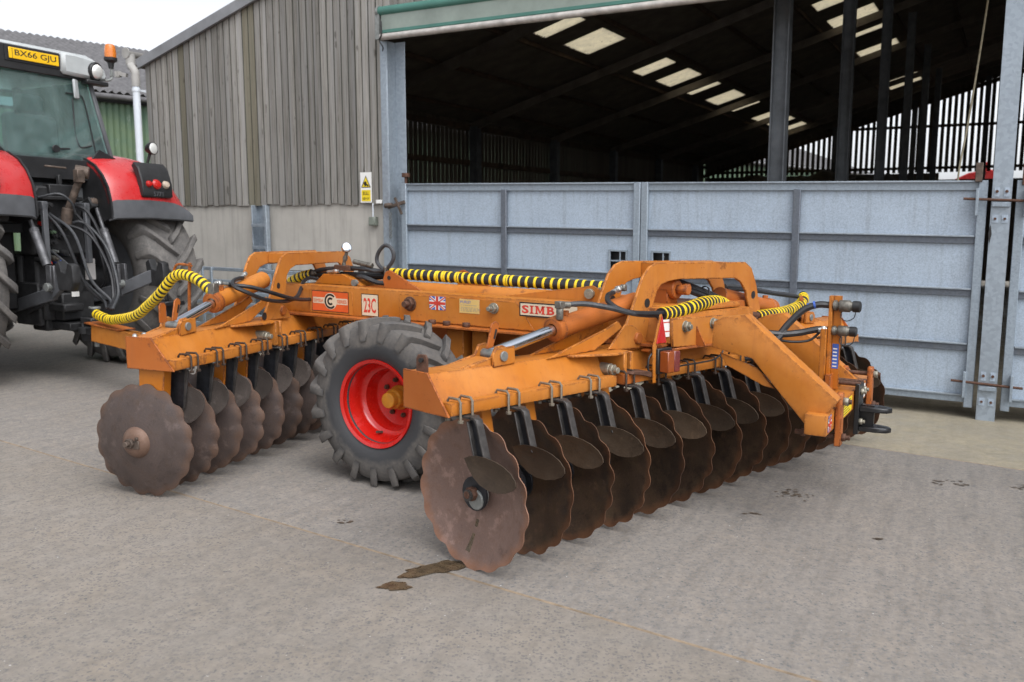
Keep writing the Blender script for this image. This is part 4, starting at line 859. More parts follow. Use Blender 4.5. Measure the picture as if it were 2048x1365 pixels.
A_F = [(1.189, 1.111), (1.258, 1.247), (1.318, 1.345), (1.369, 1.409), (1.447, 1.438), (2.337, 1.437), (2.452, 1.386), (2.503, 1.305), (2.56, 1.1), (2.44, 1.09), (2.36, 1.25), (2.303, 1.311), (2.244, 1.345), (1.568, 1.344), (1.488, 1.321), (1.436, 1.275), (1.407, 1.159), (1.332, 1.065), (1.212, 0.966), (1.082, 0.96)]
for bb in (.13, -.13):
    mb = MB(); mb.prism(A_F, (0, bb, 0), X1, Z1, Y1, .018); o = part('arch_plate', mb, M_OR, HAR, xf=FG, bev=.004)
    child('pin_hole', MB().cyl((1.31, bb + .0185, 1.205), (1.31, bb + .0195, 1.205), .022, n=18), M_BLKPR, o, HAR, FG); child('pin_hole', MB().cyl((1.11, bb + .0185, 1.0), (1.11, bb + .022, 1.0), .028, n=18), M_BLKPR, o, HAR, FG)
mb = MB(); mb.bb(1.60, 2.25, -.112, .129, 1.352, 1.430); part('arch_spacer', mb, M_OR, HAR, xf=FG, bev=.004)

# ---- long frame: two side beams with bottom flange, cross members
for s in (-1, 1):
    mb = MB(); mb.bb(-1.52, 1.72, s * .31, s * .46, .986, 1.195); o = part('side_beam', mb, M_OR2 if s > 0 else M_OR, HAR, xf=MX, bev=.006, segs=2)
    mb = MB(); mb.bb(-1.50, 1.70, s * .29, s * .565, .970, .985); child('beam_flange', mb, M_OR2, o, HAR, MX, .002)
    if s < 0:
        mb = MB(); mb.prism([(-.30, .992), (.80, .992), (.66, 1.175), (-.30, 1.175)], (0, -.4605, 0), X1, Z1, (0, -1, 0), .006); child('side_plate', mb, M_OR, o, HAR, MX, .002)
        mb = MB(); mb.bb(-1.15, -.73, -.464, -.4605, .990, 1.165); child('badge_plate', mb, M_OR, o, HAR, MX, .001)
for x0, x1, z0, z1 in ((-1.50, -1.30, 1.0, 1.18), (-.55, -.40, 1.0, 1.17), (.62, .76, 1.0, 1.17), (1.45, 1.62, 1.0, 1.18)):
    mb = MB(); mb.bb(x0, x1, -.309, .309, z0, z1); part('cross_member', mb, M_OR2, HAR, xf=MX, bev=.005)
mb = MB(); mb.cyl((-.62, -.16, 1.165), (1.25, -.16, 1.165), .078, n=26); part('frame_tube', mb, M_OR, HAR, xf=MX, bev=.003)
mb = MB(); mb.prism([(.35, 1.18), (1.05, 1.285), (1.13, 1.30), (1.19, 1.27), (1.21, 1.19)], (0, -.30, 0), X1, Z1, Y1, .018); part('tube_bracket', mb, M_OR, HAR, xf=MX, bev=.003)
mb = MB(); mb.cyl((1.115, -.325, 1.245), (1.115, -.1, 1.245), .034, n=20); part('tube_pin', mb, M_BOLT, HAR, xf=MX, bev=.003)
for yy, dx in ((-.30, 0), (.26, .28)):
    mb = MB(); mb.prism([(-.56 + dx, 1.19), (-.575 + dx, 1.26), (-.55 + dx, 1.315), (-.51 + dx, 1.328), (-.47 + dx, 1.31), (-.22 + dx, 1.19)], (0, yy, 0), X1, Z1, Y1, .022); o = part('frame_lug', mb, M_OR2, HAR, xf=MX, bev=.003)
    mb = MB(); mb.cyl((-.515 + dx, yy - .0015, 1.272), (-.515 + dx, yy - .0025, 1.272), .016, n=16); child('lug_hole', mb, M_BLKPR, o, HAR, MX)
mb = MB(); mb.prism([(-1.30, 1.19), (-1.20, 1.27), (-1.0, 1.275), (-.90, 1.235), (-.82, 1.19)], (0, -.25, 0), X1, Z1, Y1, .30); part('tube_saddle', mb, M_OR, HAR, xf=MX, bev=.004)
mb = MB(); mb.cyl((-.88, -.27, 1.215), (-.88, -.24, 1.215), .026); part('saddle_pin', mb, M_PIN, HAR, xf=MX)
# bolts along the side beam
for x, z, r, mt in ((-.20, 1.11, .042, M_BOLTR), (.49, 1.122, .030, M_BOLT)):
    mb = MB(); mb.cyl((x, -.466, z), (x, -.476, z), r * 1.25, n=20); mb.hexn((x, -.476, z), (0, -1, 0), r, .03); mb.cyl((x, -.506, z), (x, -.545, z), r * .52); part('frame_bolt', mb, mt, HAR, xf=MX, bev=.002)
for x in (-1.42, ):
    mb = MB(); mb.hexn((x, -.515, .986), Z1, .036, .04); mb.cyl((x, -.515, 1.026), (x, -.515, 1.05), .026); mb.cyl((x, -.515, .969), (x, -.515, .86), .014); mb.hexn((x, -.515, .93), Z1, .026, .03); part('flange_bolt', mb, M_FIT, HAR, xf=MX, bev=.003)
for x in (.02, .14, .30):
    mb = MB(); mb.hexn((x, -.515, .986), Z1, .028, .03); part('flange_bolt', mb, M_BOLTR, HAR, xf=MX, bev=.003)
# axle, legs, wheels
mb = MB(); mb.bb(-.02, .12, -.92, .92, .47, .61); part('wheel_axle', mb, M_OR2, HAR, xf=MX, bev=.006)
for yy in (-.40, .40):
    mb = MB(); mb.bb(.10, .24, yy - .06, yy + .06, .60, .97); mb.bb(.02, .34, yy - .09, yy + .09, .60, .63); mb.bb(.3, .42, yy - .05, yy + .05, .72, .97); part('axle_leg', mb, M_OR, HAR, xf=MX, bev=.005)
mb = MB(); mb.bb(-.35, 1.42, -.24, .24, .76, .97); part('carriage_box', mb, M_OR2, HAR, xf=MX, bev=.006)
mb = MB(); mb.cyl((.3, -.30, .78), (1.1, -.33, .70), .045, n=18); part('lift_ram', mb, M_PIN, HAR, xf=MX)

def tyre_mb(R, w, lugh, nl, rim_r, lug_w, side, slant):
    mb = MB(); Rb = R - lugh
    prof = [(rim_r, -w * .40), (rim_r + .02, -w * .47), (rim_r + (Rb - rim_r) * .35, -w * .535), (rim_r + (Rb - rim_r) * .65, -w * .53), (Rb - .05 * R / .54, -w * .505), (Rb - .012, -w * .45), (Rb, -w * .30), (Rb + .004, 0)]
    prof = prof + [(r, -y) for r, y in prof[-2::-1]]
    mb.lathe(prof + [(rim_r - .015, w * .36), (rim_r - .015, -w * .36)], (0, 0, 0), Y1, 60, closed=True)
    for s in (-1, 1):
        for k in range(nl):
            ph0 = 2 * pi * (k + (.5 if s > 0 else 0)) / nl
            q = R / .54
            path = [(-.03 * w * s, 0.0, Rb - .006, R - .001, 1.), (.16 * w * s, slant * .30, Rb - .006, R, 1.), (.32 * w * s, slant * .62, Rb - .010, R - .002, 1.05), (.46 * w * s, slant * .88, Rb - .034 * q, R - .006, 1.15), (.54 * w * s, slant * 1.0, Rb - .075 * q, R - .016 * q, 1.2), (.565 * w * s, slant * 1.02, Rb - .105 * q, Rb - .045 * q, 1.15)]
            vs = []; n = len(path)
            for (y, dp, rb, rt, kk) in path:
                for (sg, rr) in ((-1.1, rb), (1.1, rb), (.86, rt), (-.86, rt)):
                    a = ph0 + dp + sg * lug_w * kk / (2 * R); vs.append((rr * cos(a), y, rr * sin(a)))
            fs = [(4 * i + j, 4 * i + (j + 1) % 4, 4 * i + 4 + (j + 1) % 4, 4 * i + 4 + j) for i in range(n - 1) for j in range(4)] + [(3, 2, 1, 0), (4 * n - 4, 4 * n - 3, 4 * n - 2, 4 * n - 1)]
            mb.add(vs, fs)
    return mb
def wheel(sgn):
    c = MX((.05, sgn * 1.03, .538)); w = thing('wheel', 'x', 'x', (0, 0, 0)); del w['label']; del w['category']
    w.parent = HAR; w.location = [float(q) for q in (c - wloc(HAR))]; w.rotation_euler = (0, 0, radians(-30 + (180 if sgn > 0 else 0)))
    def sub(name, mb, mat, bev=0.):
        me = mesh(name, mb, mat, bev=bev); o = bpy.data.objects.new(name, me); COL.objects.link(o); o.parent = w; return o
    t = sub('tyre', tyre_mb(.545, .34, .036, 19, .272, .052, 1, .27), M_TYRE, .0025); t.rotation_euler = (0, .2, 0)
    mb = MB(); pr = [(.262, .0), (.283, .008), (.285, -.004), (.276, -.012), (.262, -.016), (.257, -.05), (.244, -.066), (.238, -.13), (.226, -.15), (.205, -.16), (.196, -.23), (.185, -.25), (.11, -.262), (.0, -.262)]
    n = 56; vs = [(r * cos(2 * pi * k / n), -.158 - x, r * sin(2 * pi * k / n)) for r, x in pr for k in range(n)]; fs = [(i * n + k, i * n + (k + 1) % n, (i + 1) * n + (k + 1) % n, (i + 1) * n + k) for i in range(len(pr) - 1) for k in range(n)]
    mb.add([(max(abs(a), 0) * (1 if a >= 0 else -1), b_, c_) for a, b_, c_ in vs], fs); r_ = sub('rim', mb, M_RIM)
    mb = MB(); mb.lathe([(0, .10), (.082, .10), (.082, .085), (.068, .075), (.066, .02), (.052, .012), (.052, -.028), (.046, -.036), (0, -.036)], (0, 0, 0), Y1, 28); sub('hub', mb, M_HUB, .003)
    mb = MB()
    for k in range(8):
        a = 2 * pi * k / 8 + .25; p = (.118 * cos(a), .103, .118 * sin(a)); mb.hexn(p, (0, -1, 0), .017, .022); mb.cyl((p[0], .081, p[2]), (p[0], .070, p[2]), .010)
    sub('wheel_nuts', mb, M_BOLTR, .002)
    mb = MB(); mb.cyl((-.06, -.02, -.215), (-.065, -.07, -.205), .008); sub('valve', mb, M_RUSTM)
wheel(-1); wheel(1)

# ---- drawbar, jack, hose carrier
mb = MB(); mb.bar((-4.42, 0, .535), (-3.2, 0, .44), .15, .17); mb.bar((-3.2, 0, .44), (-1.55, 0, .90), .15, .17); part('drawbar', mb, M_OR, HAR, xf=MX, bev=.006)
mb = MB(); mb.bar((-4.48, -.01, .632), (-3.95, -.01, .597), .19, .014); part('drawbar_cover', mb, M_OR2, HAR, xf=MX, bev=.003)
mb = MB(); mb.add([(-4.18, -.05, .625), (-4.0, -.06, .613), (-3.82, .01, .60), (-3.70, .03, .592), (-3.78, .05, .598), (-3.98, -.0, .6125), (-4.12, .0, .622)], [tuple(range(7))]); part('drawbar_scrape', mb, M_BLKE, HAR, xf=lambda P: MX(np.asarray(P) + np.array([0, 0, -.008])))
mb = MB(); mb.lathe([(.035, -.03), (.075, -.03), (.075, .03), (.035, .03)], (-4.60, 0, .54), Z1, 20, closed=True); mb.bar((-4.54, 0, .54), (-4.40, 0, .54), .10, .06); part('hitch_eye', mb, M_DKMECH, HAR, xf=MX, bev=.003)
mb = MB(); mb.bb(-3.56, -3.44, .05, .17, .22, .90); mb.bb(-3.62, -3.38, 0.0, .22, .86, .90); mb.cyl((-3.5, .11, .10), (-3.5, .11, .3), .04); mb.bb(-3.6, -3.4, .02, .2, .0, .03); mb.bar((-3.5, .11, .96), (-3.62, .11, 1.0), .025, .025); mb.cyl((-3.5, .11, .9), (-3.5, .11, .97), .02); part('parking_jack', mb, M_BLKP, HAR, xf=MX, bev=.004)
mb = MB(); mb.tube([(-2.70, -.3, .80), (-2.69, -.3, 1.0), (-2.665, -.3, 1.26), (-2.66, -.3, 1.30)], .014, 8); mb.tube([(-2.64, -.3, 1.275), (-2.75, -.3, 1.285), (-2.83, -.3, 1.275), (-2.87, -.3, 1.22), (-2.865, -.3, 1.16)], .011, 8); part('hose_carrier', mb, M_OR2, HAR, xf=MX)
mb = MB(); mb.bar((-3.0, -.02, .55), (-2.70, -.3, .80), .03, .03); part('carrier_stay', mb, M_OR2, HAR, xf=MX)
mb = MB(); mb.prism([(-.03, 0), (.03, 0), (.03, .10), (.015, .12), (-.015, .12), (-.03, .10)], (.18, .03, 1.04), X1, Z1, Y1, .012); part('end_lug', mb, M_OR2, HAR, xf=FG, bev=.002)
for a_ in (.02, .10):
    mb = MB(); mb.lathe([(0, 0), (.016, 0), (.014, .012), (.006, .018), (0, .019)], (a_, -.04, .966), Z1, 12); part('grease_cap', mb, M_FIT, HAR, xf=FG)

# ---- rear bracket, tow arms, crossbar, coupler
mb = MB(); mb.prism([(1.62, .965), (2.17, .945), (2.195, .96), (2.20, 1.13), (1.60, 1.14)], (0, .035, 0), X1, Z1, Y1, .018); o = part('rear_bracket', mb, M_OR, HAR, xf=RG, bev=.004)
mb = MB(); mb.prism([(1.45, .0), (1.62, -.05), (1.62, .052), (2.10, .085), (2.185, .085), (2.20, .05), (2.20, -.06), (1.45, -.06)], (0, 0, .944), X1, Y1, Z1, .014); child('bracket_flange', mb, M_OR2, o, HAR, RG, .003)
mb = MB(); mb.prism([(0, 0), (.07, 0), (0, .12)], (1.87, .053, .958), Y1, Z1, X1, .010); child('bracket_web', mb, M_OR2, o, HAR, RG)
for a_ in (1.745, 2.06):
    mb = MB(); mb.cyl((a_, .053, 1.085), (a_, .058, 1.085), .036, n=18); mb.hexn((a_, .058, 1.085), Y1, .033, .024); mb.cyl((a_, .082, 1.085), (a_, .10, 1.085), .017); part('bracket_bolt', mb, M_BOLT, HAR, xf=RG, bev=.002)
mb = MB(); mb.bb(1.62, 2.62, -.36, .03, 1.0, 1.16); part('rocker_box', mb, M_OR, HAR, xf=RG, bev=.012, segs=2)
mb = MB(); mb.bb(1.66, 2.50, -.33, .0, 1.165, 1.20); part('rocker_lid', mb, M_OR, HAR, xf=RG, bev=.012, segs=2)
mb = MB(); mb.cyl((1.95, -.34, 1.29), (1.95, -.14, 1.29), .062, n=22); mb.bb(1.89, 2.01, -.3, -.18, 1.19, 1.29); part('pivot_boss', mb, M_OR2, HAR, xf=RG, bev=.006)
mb = MB(); mb.cyl((1.95, -.14, 1.29), (1.95, -.06, 1.29), .036, n=6); mb.cyl((2.02, -.16, 1.30), (2.02, -.10, 1.30), .03, n=6); part('pivot_nut', mb, M_OR2, HAR, xf=RG, bev=.004)
mb = MB(); mb.bb(2.55, 2.78, -.33, -.12, 1.0, 1.19); part('rocker_end', mb, M_OR2, HAR, xf=RG, bev=.006)
for y0, dx, dz in ((-.545, 0, 0), (.74, -.075, -.09)):
    mb = MB(); mb.prism([(2.00 + dx, 1.0 + dz), (2.01 + dx, 1.15 + dz), (2.06 + dx, 1.175 + dz), (2.185 + dx, 1.20 + dz), (2.705 + dx, .765 + dz), (2.575 + dx, .575 + dz), (2.235 + dx, .955 + dz), (2.12 + dx, .975 + dz)], (0, y0, 0), X1, Z1, Y1, .13); o = part('tow_arm', mb, M_OR, HAR, xf=MX, bev=.006, segs=2)
    mb = MB(); mb.prism([(2.04 + dx, .97 + dz), (2.26 + dx, .90 + dz), (2.36 + dx, .79 + dz), (2.30 + dx, .80 + dz), (2.08 + dx, .90 + dz)], (0, y0 + .03, 0), X1, Z1, Y1, .012); child('arm_gusset', mb, M_OR, o, HAR, MX, .002)
mb = MB(); mb.bb(2.55, 2.665, -.62, 1.05, .575, .69); part('rear_crossbar', mb, M_OR, HAR, xf=MX, bev=.008, segs=2)
for yc in (-.36, .80):
    o = None
    for x0, x1, z0, z1 in ((2.51, 2.545, .62, .775), (2.67, 2.705, .48, .785)):
        mb = MB(); mb.prism([(yc - .035, z0), (yc + .035, z0), (yc + .035, z1 - .012), (yc + .02, z1), (yc - .02, z1), (yc - .035, z1 - .012)], (x0, 0, 0), Y1, Z1, X1, x1 - x0); o = part('clamp_plate', mb, M_OR2, HAR, xf=MX, bev=.004)
    for dz in (.735, .53):
        mb = MB(); mb.cyl((2.45, yc, dz), (2.75, yc, dz), .014); mb.hexn((2.705, yc, dz), X1, .024, .022); mb.hexn((2.485, yc, dz), X1, .024, .022); part('clamp_bolt', mb, M_BOLTR, HAR, xf=MX, bev=.002)
    mb = MB(); mb.hexn((2.706, yc, .735), X1, .025, .028); part('clamp_nut', mb, M_BOLT, HAR, xf=MX, bev=.002)
# post with the quick couplers
mb = MB(); mb.bb(2.505, 2.525, .19, .25, .70, 1.285); mb.bb(2.525, 2.575, .235, .25, .70, 1.285); part('coupler_post', mb, M_OR, HAR, xf=MX, bev=.002)
mb = MB(); mb.bb(2.47, 2.503, .15, .24, .70, 1.08); part('post_backing', mb, M_OR, HAR, xf=MX, bev=.002)
mb = MB(); mb.bb(2.51, 2.544, .14, .30, .60, .80); part('clamp_plate', mb, M_OR2, HAR, xf=MX, bev=.003)
for zz, k in ((1.225, 1.12), (1.07, 1.)):
    mb = MB(); mb.lathe([(0, -.06), (.020, -.06), (.020, 0), (.030 * k, 0), (.030 * k, .018), (.024, .02), (.024, .03), (.033 * k, .034), (.033 * k, .085 * k), (.028, .09 * k), (.028, .10 * k), (.020, .102 * k), (.020, .115 * k), (.0, .115 * k)], (2.53, .22, zz), X1, 20); o = part('quick_coupler', mb, M_FITD, HAR, xf=MX, bev=.001)
    mb = MB(); mb.lathe([(0, .10 * k), (.031 * k, .10 * k), (.031 * k, .135 * k), (.024, .142 * k), (0, .142 * k)], (2.53, .22, zz), X1, 18); child('dust_cap', mb, M_BLKPL, o, HAR, MX)
    mb = MB(); mb.tube([(2.58, .22, zz - .03), (2.575, .21, zz - .07), (2.61, .2, zz - .09), (2.65, .21, zz - .07), (2.66, .22, zz - .025)], .003, 6); child('cap_cord', mb, M_BLKPL, o, HAR, MX)
mb = MB(); mb.bb(2.672, 2.70, .27, .44, .42, .74); part('coupler_plate', mb, M_BLKP, HAR, xf=MX, bev=.004)
for zz in (.44, .565):
    mb = MB(); mb.prism([(2.70, .285), (2.80, .29), (2.86, .31), (2.885, .355), (2.86, .40), (2.80, .425), (2.70, .43)], (0, 0, zz), X1, Y1, Z1, .030); o = part('coupler_jaw', mb, M_BLKP, HAR, xf=MX, bev=.004)
    mb = MB(); mb.cyl((2.825, .355, zz + .0302), (2.825, .355, zz + .0312), .026, n=18); child('jaw_hole', mb, M_BLKPR, o, HAR, MX)
mb = MB(); mb.bb(2.70, 2.78, .34, .37, .43, .60); part('jaw_web', mb, M_BLKP, HAR, xf=MX)
mb = MB()
for yy, zz in ((.305, .69), (.405, .69), (.305, .50)): mb.hexn((2.70, yy, zz), X1, .022, .02); mb.cyl((2.72, yy, zz), (2.735, yy, zz), .012)
part('coupler_bolts', mb, M_BOLT, HAR, xf=MX, bev=.002)
for yy in (.305, .405):
    mb = MB(); mb.cyl((2.45, yy, .735), (2.70, yy, .735), .014); part('clamp_bolt', mb, M_BOLTR, HAR, xf=MX)
mb = MB(); mb.cyl((2.43, .3, .66), (2.50, .3, .66), .03, n=12); part('plug', mb, M_BLKP, HAR, xf=MX)

# ---- lighting board: upright, triangle, lamp
mb = MB(); mb.prism([(1.395, .775), (1.425, .775), (1.43, 1.0), (1.53, 1.0), (1.475, 1.175), (1.455, 1.175), (1.39, .99)], (0, .062, 0), X1, Z1, Y1, .006); part('lamp_bracket', mb, M_OR, HAR, xf=RG, bev=.001)
mb = MB(); mb.prism([(1.415, 1.005), (1.515, 1.005), (1.467, 1.165)], (0, .0685, 0), X1, Z1, Y1, .008); part('reflector_triangle', mb, M_LRED, HAR, xf=RG, bev=.002)
mb = MB(); mb.bb(1.42, 1.565, .055, .085, .825, .975); o = part('tail_lamp', mb, M_BLKPL, HAR, xf=RG, bev=.004)
mb = MB(); mb.bb(1.435, 1.50, .085, .145, .838, .962); child('amber_lens', mb, M_LORG, o, HAR, RG, .004)
mb = MB(); mb.bb(1.502, 1.56, .085, .145, .838, .962); child('red_lens', mb, M_LRD2, o, HAR, RG, .004)
mb = MB(); mb.tube([(2.16, .06, 1.0), (2.165, .065, .94), (2.15, .075, .89), (2.05, .08, .858), (1.9, .075, .85), (1.7, .07, .85), (1.5, .065, .845)], .006, 6); part('lamp_cable', mb, M_HOSE, HAR, xf=RG)
mb = MB(); mb.tube([(1.40, .055, .95), (1.375, .05, .92), (1.37, .05, .86), (1.40, .05, .83)], .006, 6); part('lamp_cable', mb, M_HOSE, HAR, xf=RG)
mb = MB(); mb.bb(1.16, 1.32, -.02, .035, .785, .843); part('bar_stub', mb, M_OR2, HAR, xf=RG, bev=.003)
mb = MB(); mb.prism([(1.22, .86), (1.36, .85), (1.44, .82), (1.45, .795), (1.3, .83), (1.2, .845)], (0, -.03, 0), X1, Z1, Y1, .09); part('hinge_strap', mb, M_BOLTR, HAR, xf=RG, bev=.003)

# ---- hoses with spiral guards
def hose(pts, r, xf, mat=M_HOSE, name='hydraulic_hose', n=8): mb = MB(); mb.tube(pts, r, n); return part(name, mb, mat, HAR, xf=xf)
def guard(pts, r, xf, gap, wid, twin=0., tight=None, mat=M_YEL):
    P = xf(spline(pts, 14)); mb = MB(); mb.tube(P, r, 14, smooth=False); o = part('hose_guard', mb, M_HOSE, HAR)
    L = np.concatenate([[0], np.cumsum(np.linalg.norm(np.diff(P, axis=0), axis=1))]); y = MB(); s = .01
    rr = random.Random(int(L[-1] * 1000))
    while s < L[-1] - wid:
        ss = [s, s + wid]; Q = [np.array([np.interp(q, L, P[:, i]) for i in range(3)]) for q in ss]; d = Q[1] - Q[0]; d /= np.linalg.norm(d)
        y.lathe([(r * .98, 0), (r * 1.07, .001), (r * 1.10, wid * .5), (r * 1.07, wid - .001), (r * .98, wid)], Q[0], d + np.array([rr.uniform(-.05, .05) for _ in range(3)]), 16, closed=True)
        if twin and rr.random() < twin:
            Q2 = Q[0] + d * wid * 1.25; y.lathe([(r * .98, 0), (r * 1.08, .001), (r * 1.08, wid * .6), (r * .98, wid * .6)], Q2, d, 16, closed=True)
        s += gap * rr.uniform(.88, 1.12)
    child('guard_spiral', y, mat, o, HAR); return o
def fitting(p, d, xf, r=.016, L=.09, mat=None):
    p, d = np.array(p, float), np.array(d, float); d /= np.linalg.norm(d); mb = MB(); mb.cyl(p, p + d * L * .55, r * .85, n=12); mb.hexn(p + d * L * .55, d, r * 1.25, L * .3); mb.cyl(p + d * L * .85, p + d * L, r, n=10); return part('hose_fitting', mb, mat or M_FIT, HAR, xf=xf, bev=.001)
guard([(-4.36, -.05, .729), (-4.2, -.07, .70), (-4.03, -.1, .696), (-3.56, -.2, .774), (-3.30, -.25, .89), (-3.07, -.3, 1.01), (-2.88, -.3, 1.165), (-2.74, -.3, 1.195), (-2.575, -.3, 1.16), (-2.44, -.3, 1.09), (-2.26, -.3, 1.0)], .043, MX, .052, .027, .0)
guard([(-1.66, -.2, 1.13), (-1.614, -.2, 1.17), (-1.50, -.2, 1.225), (-1.36, -.2, 1.26)], .038, MX, .042, .014, .6)
guard([(-.66, -.10, 1.292), (-.2, -.08, 1.288), (.3, -.06, 1.283), (.8, -.04, 1.277), (1.16, -.02, 1.272)], .039, MX, .060, .019, .22)
guard([(1.56, .0, 1.163), (1.72, .0, 1.17), (1.877, .0, 1.188), (2.05, -.02, 1.205), (2.22, -.05, 1.205), (2.38, -.08, 1.19), (2.52, -.1, 1.145), (2.60, -.1, 1.115)], .040, RG, .050, .011, .45)
guard([(2.90, -.1, 1.068), (3.10, -.11, 1.068), (3.44, -.15, 1.07), (3.75, -.2, 1.09), (3.93, -.24, 1.13)], .040, RG, .056, .013, .2)
guard([(3.93, -.24, 1.13), (4.0, -.28, 1.16)], .040, RG, .03, .018, 0)
# hoses: front group
hose([(-1.40, -.2, 1.258), (-1.25, -.2, 1.30), (-1.0, -.2, 1.322), (-.8, -.2, 1.318), (-.62, -.12, 1.30)], .017, MX)
hose([(-1.38, -.18, 1.25), (-1.15, -.18, 1.27), (-.9, -.17, 1.275), (-.66, -.15, 1.272)], .018, MX)
hose([(-1.36, -.12, 1.25), (-1.1, -.1, 1.24), (-.85, -.2, 1.26), (-.7, -.2, 1.225), (-.5, -.25, 1.225)], .018, MX, M_HOSEG)
hose([(-1.0, -.05, 1.29), (-.85, -.08, 1.25), (-.7, -.02, 1.27), (-.5, -.05, 1.27)], .018, MX)
fitting((-1.44, -.2, 1.245), (1, 0, .25), MX, .018, .13, M_FITD); fitting((-1.18, -.22, 1.285), (1, 0, .1), MX, .015, .12); fitting((-.55, -.25, 1.222), (1, 0, 0), MX, .017, .08)
hose([(-.86, -.2, 1.34), (-.80, -.2, 1.325), (-.70, -.2, 1.31), (-.60, -.2, 1.345), (-.545, -.2, 1.42), (-.57, -.2, 1.49), (-.63, -.2, 1.505), (-.69, -.2, 1.45), (-.705, -.2, 1.385), (-.66, -.2, 1.335), (-.6, -.2, 1.32)], .015, MX, M_HOSEG)
mb = MB(); mb.cyl((-.93, -.2, 1.375), (-.80, -.2, 1.355), .020); mb.hexn((-.80, -.2, 1.355), (1, 0, -.1), .022, .05); part('valve_body', mb, M_FITD, HAR, xf=MX, bev=.002)
mb = MB(); mb.cyl((-.62, -.2, 1.27), (-.62, -.2, 1.34), .016); mb.hexn((-.62, -.2, 1.33), Z1, .022, .02); part('valve_stem', mb, M_FITD, HAR, xf=MX, bev=.002)
mb = MB(); mb.lathe([(0, -.018), (.036, -.018), (.038, -.012), (.038, .014), (.034, .018), (0, .018)], (-1.0, -.2, 1.478), (.8, -.5, .15), 22); o = part('pressure_gauge', mb, M_CHR, HAR, xf=MX, bev=.002)
mb = MB(); mb.cyl((-1.0, -.2, 1.44), (-1.03, -.2, 1.36), .013); mb.hexn((-1.012, -.2, 1.41), (-.3, 0, -1), .019, .03); mb.cyl((-1.03, -.2, 1.36), (-1.03, -.2, 1.31), .016); child('gauge_stem', mb, M_FITD, o, HAR, MX)
mb = MB(); mb.cyl((-1.12, -.2, 1.325), (-.98, -.2, 1.325), .02); mb.bb(-1.1, -.95, -.23, -.17, 1.30, 1.34); part('hose_tee', mb, M_BOLTR, HAR, xf=MX, bev=.002)
# loop from the front ram round the arch and back
hose([(.86, .03, 1.235), (.92, .06, 1.225), (1.0, .13, 1.21), (1.144, .2, 1.165), (1.35, .22, 1.115), (1.55, .22, 1.09), (1.75, .2, 1.088), (1.90, .18, 1.115), (1.965, .17, 1.165), (1.94, .15, 1.21), (1.86, .1, 1.235), (1.76, .1, 1.215), (1.66, .13, 1.165), (1.52, .17, 1.11), (1.30, .2, 1.095), (1.05, .2, 1.125), (.90, .16, 1.18), (.86, .08, 1.225), (.93, .04, 1.26), (1.06, .02, 1.27)], .0145, FG)
fitting((.865, .03, 1.235), (-1, -.25, .1), FG, .018, .10); fitting((1.04, .02, 1.268), (.8, -.1, .3), FG, .016, .08)
mb = MB(); mb.bb(.68, .74, 0, .05, 1.175, 1.25); mb.hexn((.71, .025, 1.13), Z1, .03, .05); part('elbow_fitting', mb, M_FITD, HAR, xf=FG, bev=.004)
# rear group
hose([(.86, -.17, 1.238), (.92, -.14, 1.245), (1.0, -.1, 1.243), (1.11, -.03, 1.222), (1.25, 0, 1.19), (1.40, .0, 1.17), (1.58, .0, 1.158)], .0155, RG, M_HOSEG)
hose([(1.34, -.19, 1.29), (1.25, -.16, 1.275), (1.185, -.1, 1.245), (1.19, -.03, 1.21), (1.28, 0, 1.188), (1.42, .015, 1.178), (1.58, .012, 1.172)], .016, RG)
fitting((1.33, -.19, 1.29), (1, -.1, .25), RG, .018, .10)
mb = MB(); mb.bb(.815, .86, -.192, -.148, 1.222, 1.262); mb.hexn((.837, -.17, 1.16), Z1, .022, .065); mb.cyl((.86, -.17, 1.24), (.90, -.15, 1.24), .02); part('elbow_fitting', mb, M_FITD, HAR, xf=RG, bev=.004)
mb = MB(); mb.bb(1.42, 1.455, -.205, -.17, 1.295, 1.335); part('elbow_fitting', mb, M_FITD, HAR, xf=RG, bev=.006)
for k, (db, dz) in enumerate(((0, 0), (.03, -.03), (-.02, .02))):
    hose([(1.90, -.24 + db, 1.335 + dz), (2.02, -.24 + db, 1.335 + dz), (2.15, -.21 + db, 1.30 + dz), (2.35, -.15 + db, 1.235 + dz), (2.53, -.10 + db, 1.165 + dz), (2.64, -.08 + db, 1.11 + dz)], .019, RG)
mb = MB(); mb.lathe([(.05, 0), (.055, 0), (.055, .012), (.05, .012)], (2.29, -.165, 1.25), (.9, .3, -.3), 16, closed=True); part('cable_tie', mb, M_BLKPL, HAR, xf=RG)
fitting((2.60, -.09, 1.14), (1, .1, -.32), RG, .018, .13)
mb = MB(); mb.cyl((2.70, -.08, 1.10), (2.90, -.09, 1.075), .024); mb.bb(2.70, 2.86, -.12, -.06, 1.03, 1.07); part('hose_tee', mb, M_BOLTR, HAR, xf=RG, bev=.003)
hose([(2.505, .22, 1.225), (2.44, .2, 1.225), (2.36, .17, 1.19), (2.28, .13, 1.10), (2.22, .08, 1.01), (2.14, .02, .95), (2.0, 0, .93)], .021, MX)
hose([(2.505, .22, 1.07), (2.44, .2, 1.07), (2.34, .16, 1.045), (2.25, .1, 1.035), (2.15, .05, 1.04)], .021, MX); hose([(2.46, .22, 1.06), (2.40, .2, 1.0), (2.30, .16, .985), (2.2, .1, 1.0)], .008, MX)
hose([(2.26, .12, 1.06), (2.20, .06, .97), (2.14, .02, .90), (2.05, 0, .88)], .026, MX)
for x, mt in ((2.42, M_BLUEP), (2.385, M_BLUEP)):
    mb = MB(); z_ = 1.222 if x > 2.4 else 1.207; mb.cyl((x - .006, .19, z_), (x + .006, .192, z_ + .003), .0235, n=16); part('hose_tie', mb, mt, HAR, xf=MX)
